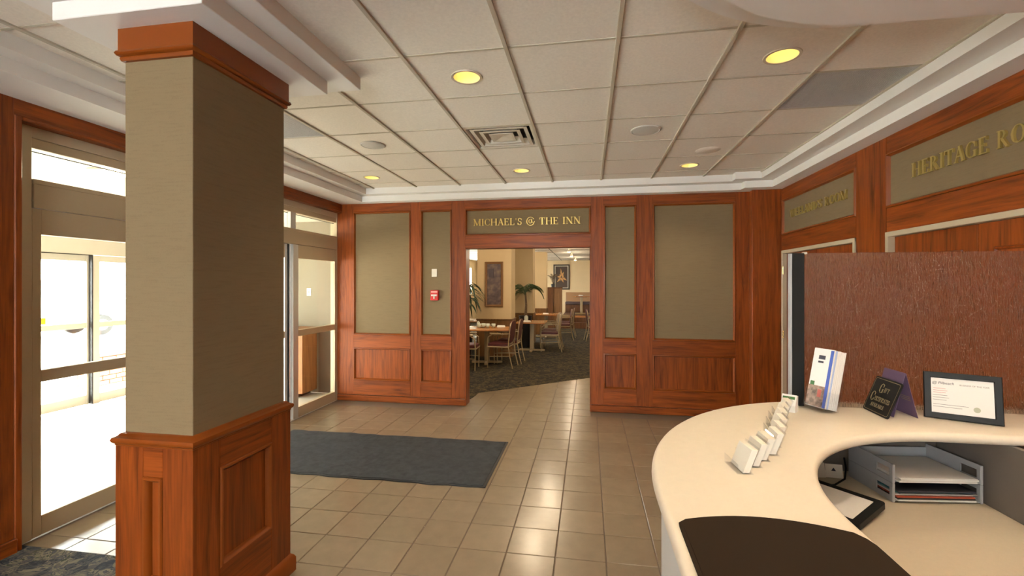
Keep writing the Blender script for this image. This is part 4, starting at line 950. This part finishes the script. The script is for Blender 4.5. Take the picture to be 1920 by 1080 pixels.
make_table('dining table at the left behind the strap leaved plant', -3.05, 11.4, 0, .8, .8)
ch0 = None
for x, y, rz, lab in ((-1.74, 9.03, 174, 'burgundy armchair on the right of the nearest table, back towards the opening edge'), (-1.66, 9.55, 178, 'burgundy armchair behind the first one at the nearest table'), (-2.36, 8.66, 4, 'burgundy armchair cut by the left edge of the opening'),
        (-.93, 11.33, 180, 'armchair with pale oval back facing left in the aisle'), (-.98, 11.95, 170, 'armchair just behind the pale backed aisle chair'),
        (-.74, 13.75, 185, 'armchair at the far table nearer the aisle'), (-.68, 14.4, 178, 'armchair at the far table by the wood partition'), (.20, 13.6, 8, 'armchair at the right edge of the opening'),
        (-3.25, 11.0, 90, 'dark red armchair behind the nearest table at the left'), (-2.28, 11.45, 180, 'dark red armchair left of the nearest column')):
    if 'pale' in lab: o = make_chair(lab, True)
    elif ch0 is None: ch0 = make_chair(lab); o = ch0
    else: o = copy_tree(ch0); o['label'] = lab
    o.location = (x, y, .006); o.rotation_euler.z = math.radians(rz)
CUP = mat('white_china', (.70, .76, .68), .25)
def cup(x, y, z, r, h, label, k=0):
    t = thing('cup', label, 'cup', (x, y, z), k, 'white cups on the dining tables')
    MB().lathe([(.001, 0), (r * .6, 0), (r * .85, h * .3), (r, h), (r * .93, h), (r * .75, h * .3), (.001, h * .12)], 16).build('bowl', CUP, t, smooth=True)
    MB().tube([(r * .9, 0, h * .8), (r * 1.45, 0, h * .75), (r * 1.4, 0, h * .35), (r * .8, 0, h * .25)], .006, 6).build('handle', CUP, t)
zt = .7415
for i, (x, y) in enumerate(((-2.28, 9.40), (-2.20, 9.46), (-2.10, 9.42), (-1.98, 9.44))): cup(x, y, zt, .045, .085, ('leftmost', 'second', 'third', 'rightmost')[i] + ' white cup in the row on the nearest dining table', i)
def jar(x, y, z, label, r=.035, h=.13, m=CUP):
    t = thing('condiment_jar', label, 'jar', (x, y, z)); MB().lathe([(.001, 0), (r, 0), (r, h * .8), (r * .5, h * .9)], 14).build('jar', m, t, smooth='auto'); MB().lathe([(r * .55, h * .88), (r * .55, h), (.001, h)], 14).build('lid', SILVER, t)
jar(-2.33, 9.52, zt, 'tall white condiment jar at the left of the cups')
def napkin(x, y, z, rz, label):
    t = thing('napkin', label, 'napkin', (x, y, z), rz); MB().add([(-.09, -.05, 0), (.09, -.05, 0), (.09, .05, 0), (-.09, .05, 0), (-.08, 0, .04), (.08, 0, .035)], [(0, 1, 5, 4), (3, 4, 5, 2), (0, 4, 3), (1, 2, 5), (0, 3, 2, 1)]).build('cloth', PAPER, t)
napkin(-2.38, 9.10, zt, .6, 'folded white napkin at the left front of the nearest table'); napkin(-1.85, 9.62, zt, .2, 'folded white napkin at the right back of the nearest table'); napkin(-1.48, 11.05, zt, .3, 'folded white napkin on the table beside the column')
napkin(-1.3, 14.1, zt, .1, 'white napkin on the far table beyond the palm'); napkin(-2.95, 11.2, zt, .1, 'white napkin on the table at the left behind the plant')
jar(-1.52, 11.2, zt, 'white jar standing on the table beside the column', .05, .15)

def frond_mesh(L, nleaf, width, droop, strap=False):
    m = MB(); pts = []
    for k in range(13):
        s_ = k / 12; pts.append(Vector((L * s_ * (1 - .22 * s_ * droop), 0, L * (1.5 * s_ - (1.05 + droop) * s_ * s_))))
    if strap:
        for i in range(12):
            w0 = width * (1 - (i / 12)) ** .6 * (.5 + min(1, i / 3) * .5); w1 = width * (1 - ((i + 1) / 12)) ** .6
            a, b = pts[i], pts[i + 1]; m.add([a + Vector((0, -w0, .01)), a + Vector((0, 0, 0)), a + Vector((0, w0, .01)), b + Vector((0, w1, .01)), b, b + Vector((0, -w1, .01))], [(0, 1, 4, 5), (1, 2, 3, 4)])
        return m
    m.tube(pts, [.008 * (1 - k / 14) for k in range(13)], 5)
    for k in range(nleaf):
        s_ = .18 + .8 * k / nleaf; f = s_ * 12; i = min(11, int(f)); p = pts[i].lerp(pts[i + 1], f - i); ll = width * math.sin(PI * min(1, s_ * .9 + .12)) * 1.1 + .04
        for sg in (-1, 1):
            q = p + Vector((.35 * ll, sg * ll * .75, -.55 * ll * (.5 + s_))); md = p.lerp(q, .5) + Vector((0, 0, .03 * ll)); wv = Vector((.011, 0, 0))
            m.add([p, md - wv, q, md + wv], [(0, 1, 2, 3)])
    return m
def palm(label, x, y, pot_r, pot_h, trunk_h, nf, L, width, mtl, strap, group='dining room palms'):
    t = thing('potted_palm', label, 'potted plant', (x, y, .006), 0, group)
    MB().lathe([(.001, 0), (pot_r * .75, 0), (pot_r, pot_h), (pot_r * 1.06, pot_h), (pot_r * 1.06, pot_h + .03), (pot_r * .9, pot_h + .03), (pot_r * .88, pot_h - .04), (.001, pot_h - .04)], 20).build('pot', POT, t, smooth='auto')
    zt_ = pot_h + trunk_h
    MB().tube([(0, 0, pot_h - .05), (.02, .01, pot_h + trunk_h * .5), (0, 0, zt_)], [.045, .03, .025], 8).build('trunk', TRUNK, t)
    f0 = frond_mesh(L, 20, width, .75, strap).build('frond', mtl, t, recalc=False); f0.location = (0, 0, zt_)
    for k in range(1, nf):
        f = f0.copy(); C.objects.link(f); s_ = random.uniform(.75, 1.1); f.scale = (s_, s_, s_ * random.uniform(.7, 1.25)); f.rotation_euler = (0, random.uniform(-.75, .15), 2.4 * k + random.uniform(-.2, .2)); f.location = (0, 0, zt_ - random.uniform(0, .45 if strap else .10))
    return t
palm('feathery palm in a tall black pot between the dining columns', -1.64, 11.93, .17, .80, .62, 12, .60, .15, LEAF, False)
palm('dark strap leaved plant at the left edge of the opening', -2.66, 9.72, .15, .5, .98, 64, .50, .055, LEAFD, True)
# far end: platform, partition, booth
pf = thing('platform', 'dark raised platform step at the far end of the dining room', 'platform', (.3, 19, 0))
B(-1.0, 2.58, 17.6, 20.38, .006, .46, .004).build('deck', DARKWOOD, pf, (.3, 19, 0)); B(-1.0, 2.58, 17.25, 17.6, .006, .22, .004).build('step', DARKWOOD, pf, (.3, 19, 0)); B(-1.0, 2.58, 17.59, 17.605, .40, .465, .002).build('nosing', TABLEWOOD, pf, (.3, 19, 0))
pt2 = thing('partition', 'waist high wood partition with a dark side in front of the booths', 'partition', (-1.3, 18, 0))
B(-1.33, -.99, 17.5, 17.6, 0, 1.52, .004).build('end_panel', WAINWOOD, pt2, (-1.3, 18, 0)); B(-1.70, -1.33, 17.45, 17.55, 0, 1.52, .004).build('dark_panel', DARKWOOD, pt2, (-1.3, 18, 0)); B(-1.72, -.97, 17.44, 17.62, 1.52, 1.56, .004).build('cap', DARKWOOD, pt2, (-1.3, 18, 0))
dpn = thing('dried_plant', 'dried brown plant on the wood partition', 'plant', (-1.34, 17.53, 1.562))
MB().lathe([(.001, 0), (.06, 0), (.08, .1), (.06, .12)], 12).build('pot', POT, dpn)
f0 = frond_mesh(.42, 10, .06, .1).build('frond', TRUNK, dpn, recalc=False); f0.location = (0, 0, .1); f0.rotation_euler = (0, -.7, 0)
for k in range(1, 9):
    f = f0.copy(); C.objects.link(f); f.rotation_euler = (0, random.uniform(-1.0, -.5), .75 * k); f.location = (0, 0, .1)
bo = thing('booth_bench', 'tan booth bench along the far dining room wall', 'bench', (-.2, 20.1, .46)); OL = (-.2, 20.1, .46)
BEN = mat('tan_booth_vinyl', (.30, .16, .07), .5)
B(-.98, 2.4, 20.25, 20.37, .462, 1.32, .02).build('backrest', BEN, bo, OL); B(-.98, 2.4, 19.75, 20.25, .80, .92, .02).build('seat', mat('dark_booth_vinyl', (.05, .03, .03), .5), bo, OL); B(-.98, 2.4, 19.8, 20.2, .462, .80).build('plinth', DARKWOOD, bo, OL)
tb = make_table('far table on the raised platform before the booth', -.27, 18.6, 0, .66, .7); tb.location.z = .466
napkin(-.3, 18.6, 1.202, .1, 'white napkin on the raised far table')
def track(x, y, label):
    t = thing('spotlight', label, 'ceiling light', (x, y, 2.74), 0, 'dining room spotlights')
    MB().lathe([(.04, 0), (.04, -.02), (.012, -.025), (.012, -.05)], 12).build('base', IVORY, t); MB().lathe([(.03, -.05), (.05, -.09), (.055, -.13)], 14).build('housing', IVORY, t, smooth='auto')
    MB().lathe([(.05, -.125), (.03, -.135), (.001, -.14)], 14).build('bulb', BULB, t, smooth=True)
    l = bpy.data.lights.new('lamp_light', 'POINT'); l.energy = REST_W * .3; l.color = WARM; l.shadow_soft_size = .05
    lo = bpy.data.objects.new('lamp_light', l); C.objects.link(lo); lo.parent = t; lo.location = (0, 0, -.2)
track(-.55, 13.4, 'nearest small spotlight on the dining room ceiling'); track(-.55, 15.4, 'middle small spotlight on the dining room ceiling'); track(-.5, 18.1, 'farthest small spotlight on the dining room ceiling')
for k, (x, y) in enumerate(((-.9, 7.4), (-2.9, 8.4), (-.75, 9.0), (.6, 10.5), (-2.9, 13.6), (.8, 15.0))): surface_lamp(x, y, 2.74, 'round dining room ceiling lamp ' + ('just inside the opening', 'over the left aisle', 'right of the nearest table', 'over the open carpet', 'left of the second column', 'before the platform')[k] + ', hidden above the opening', REST_W, group='dining room ceiling lamps')
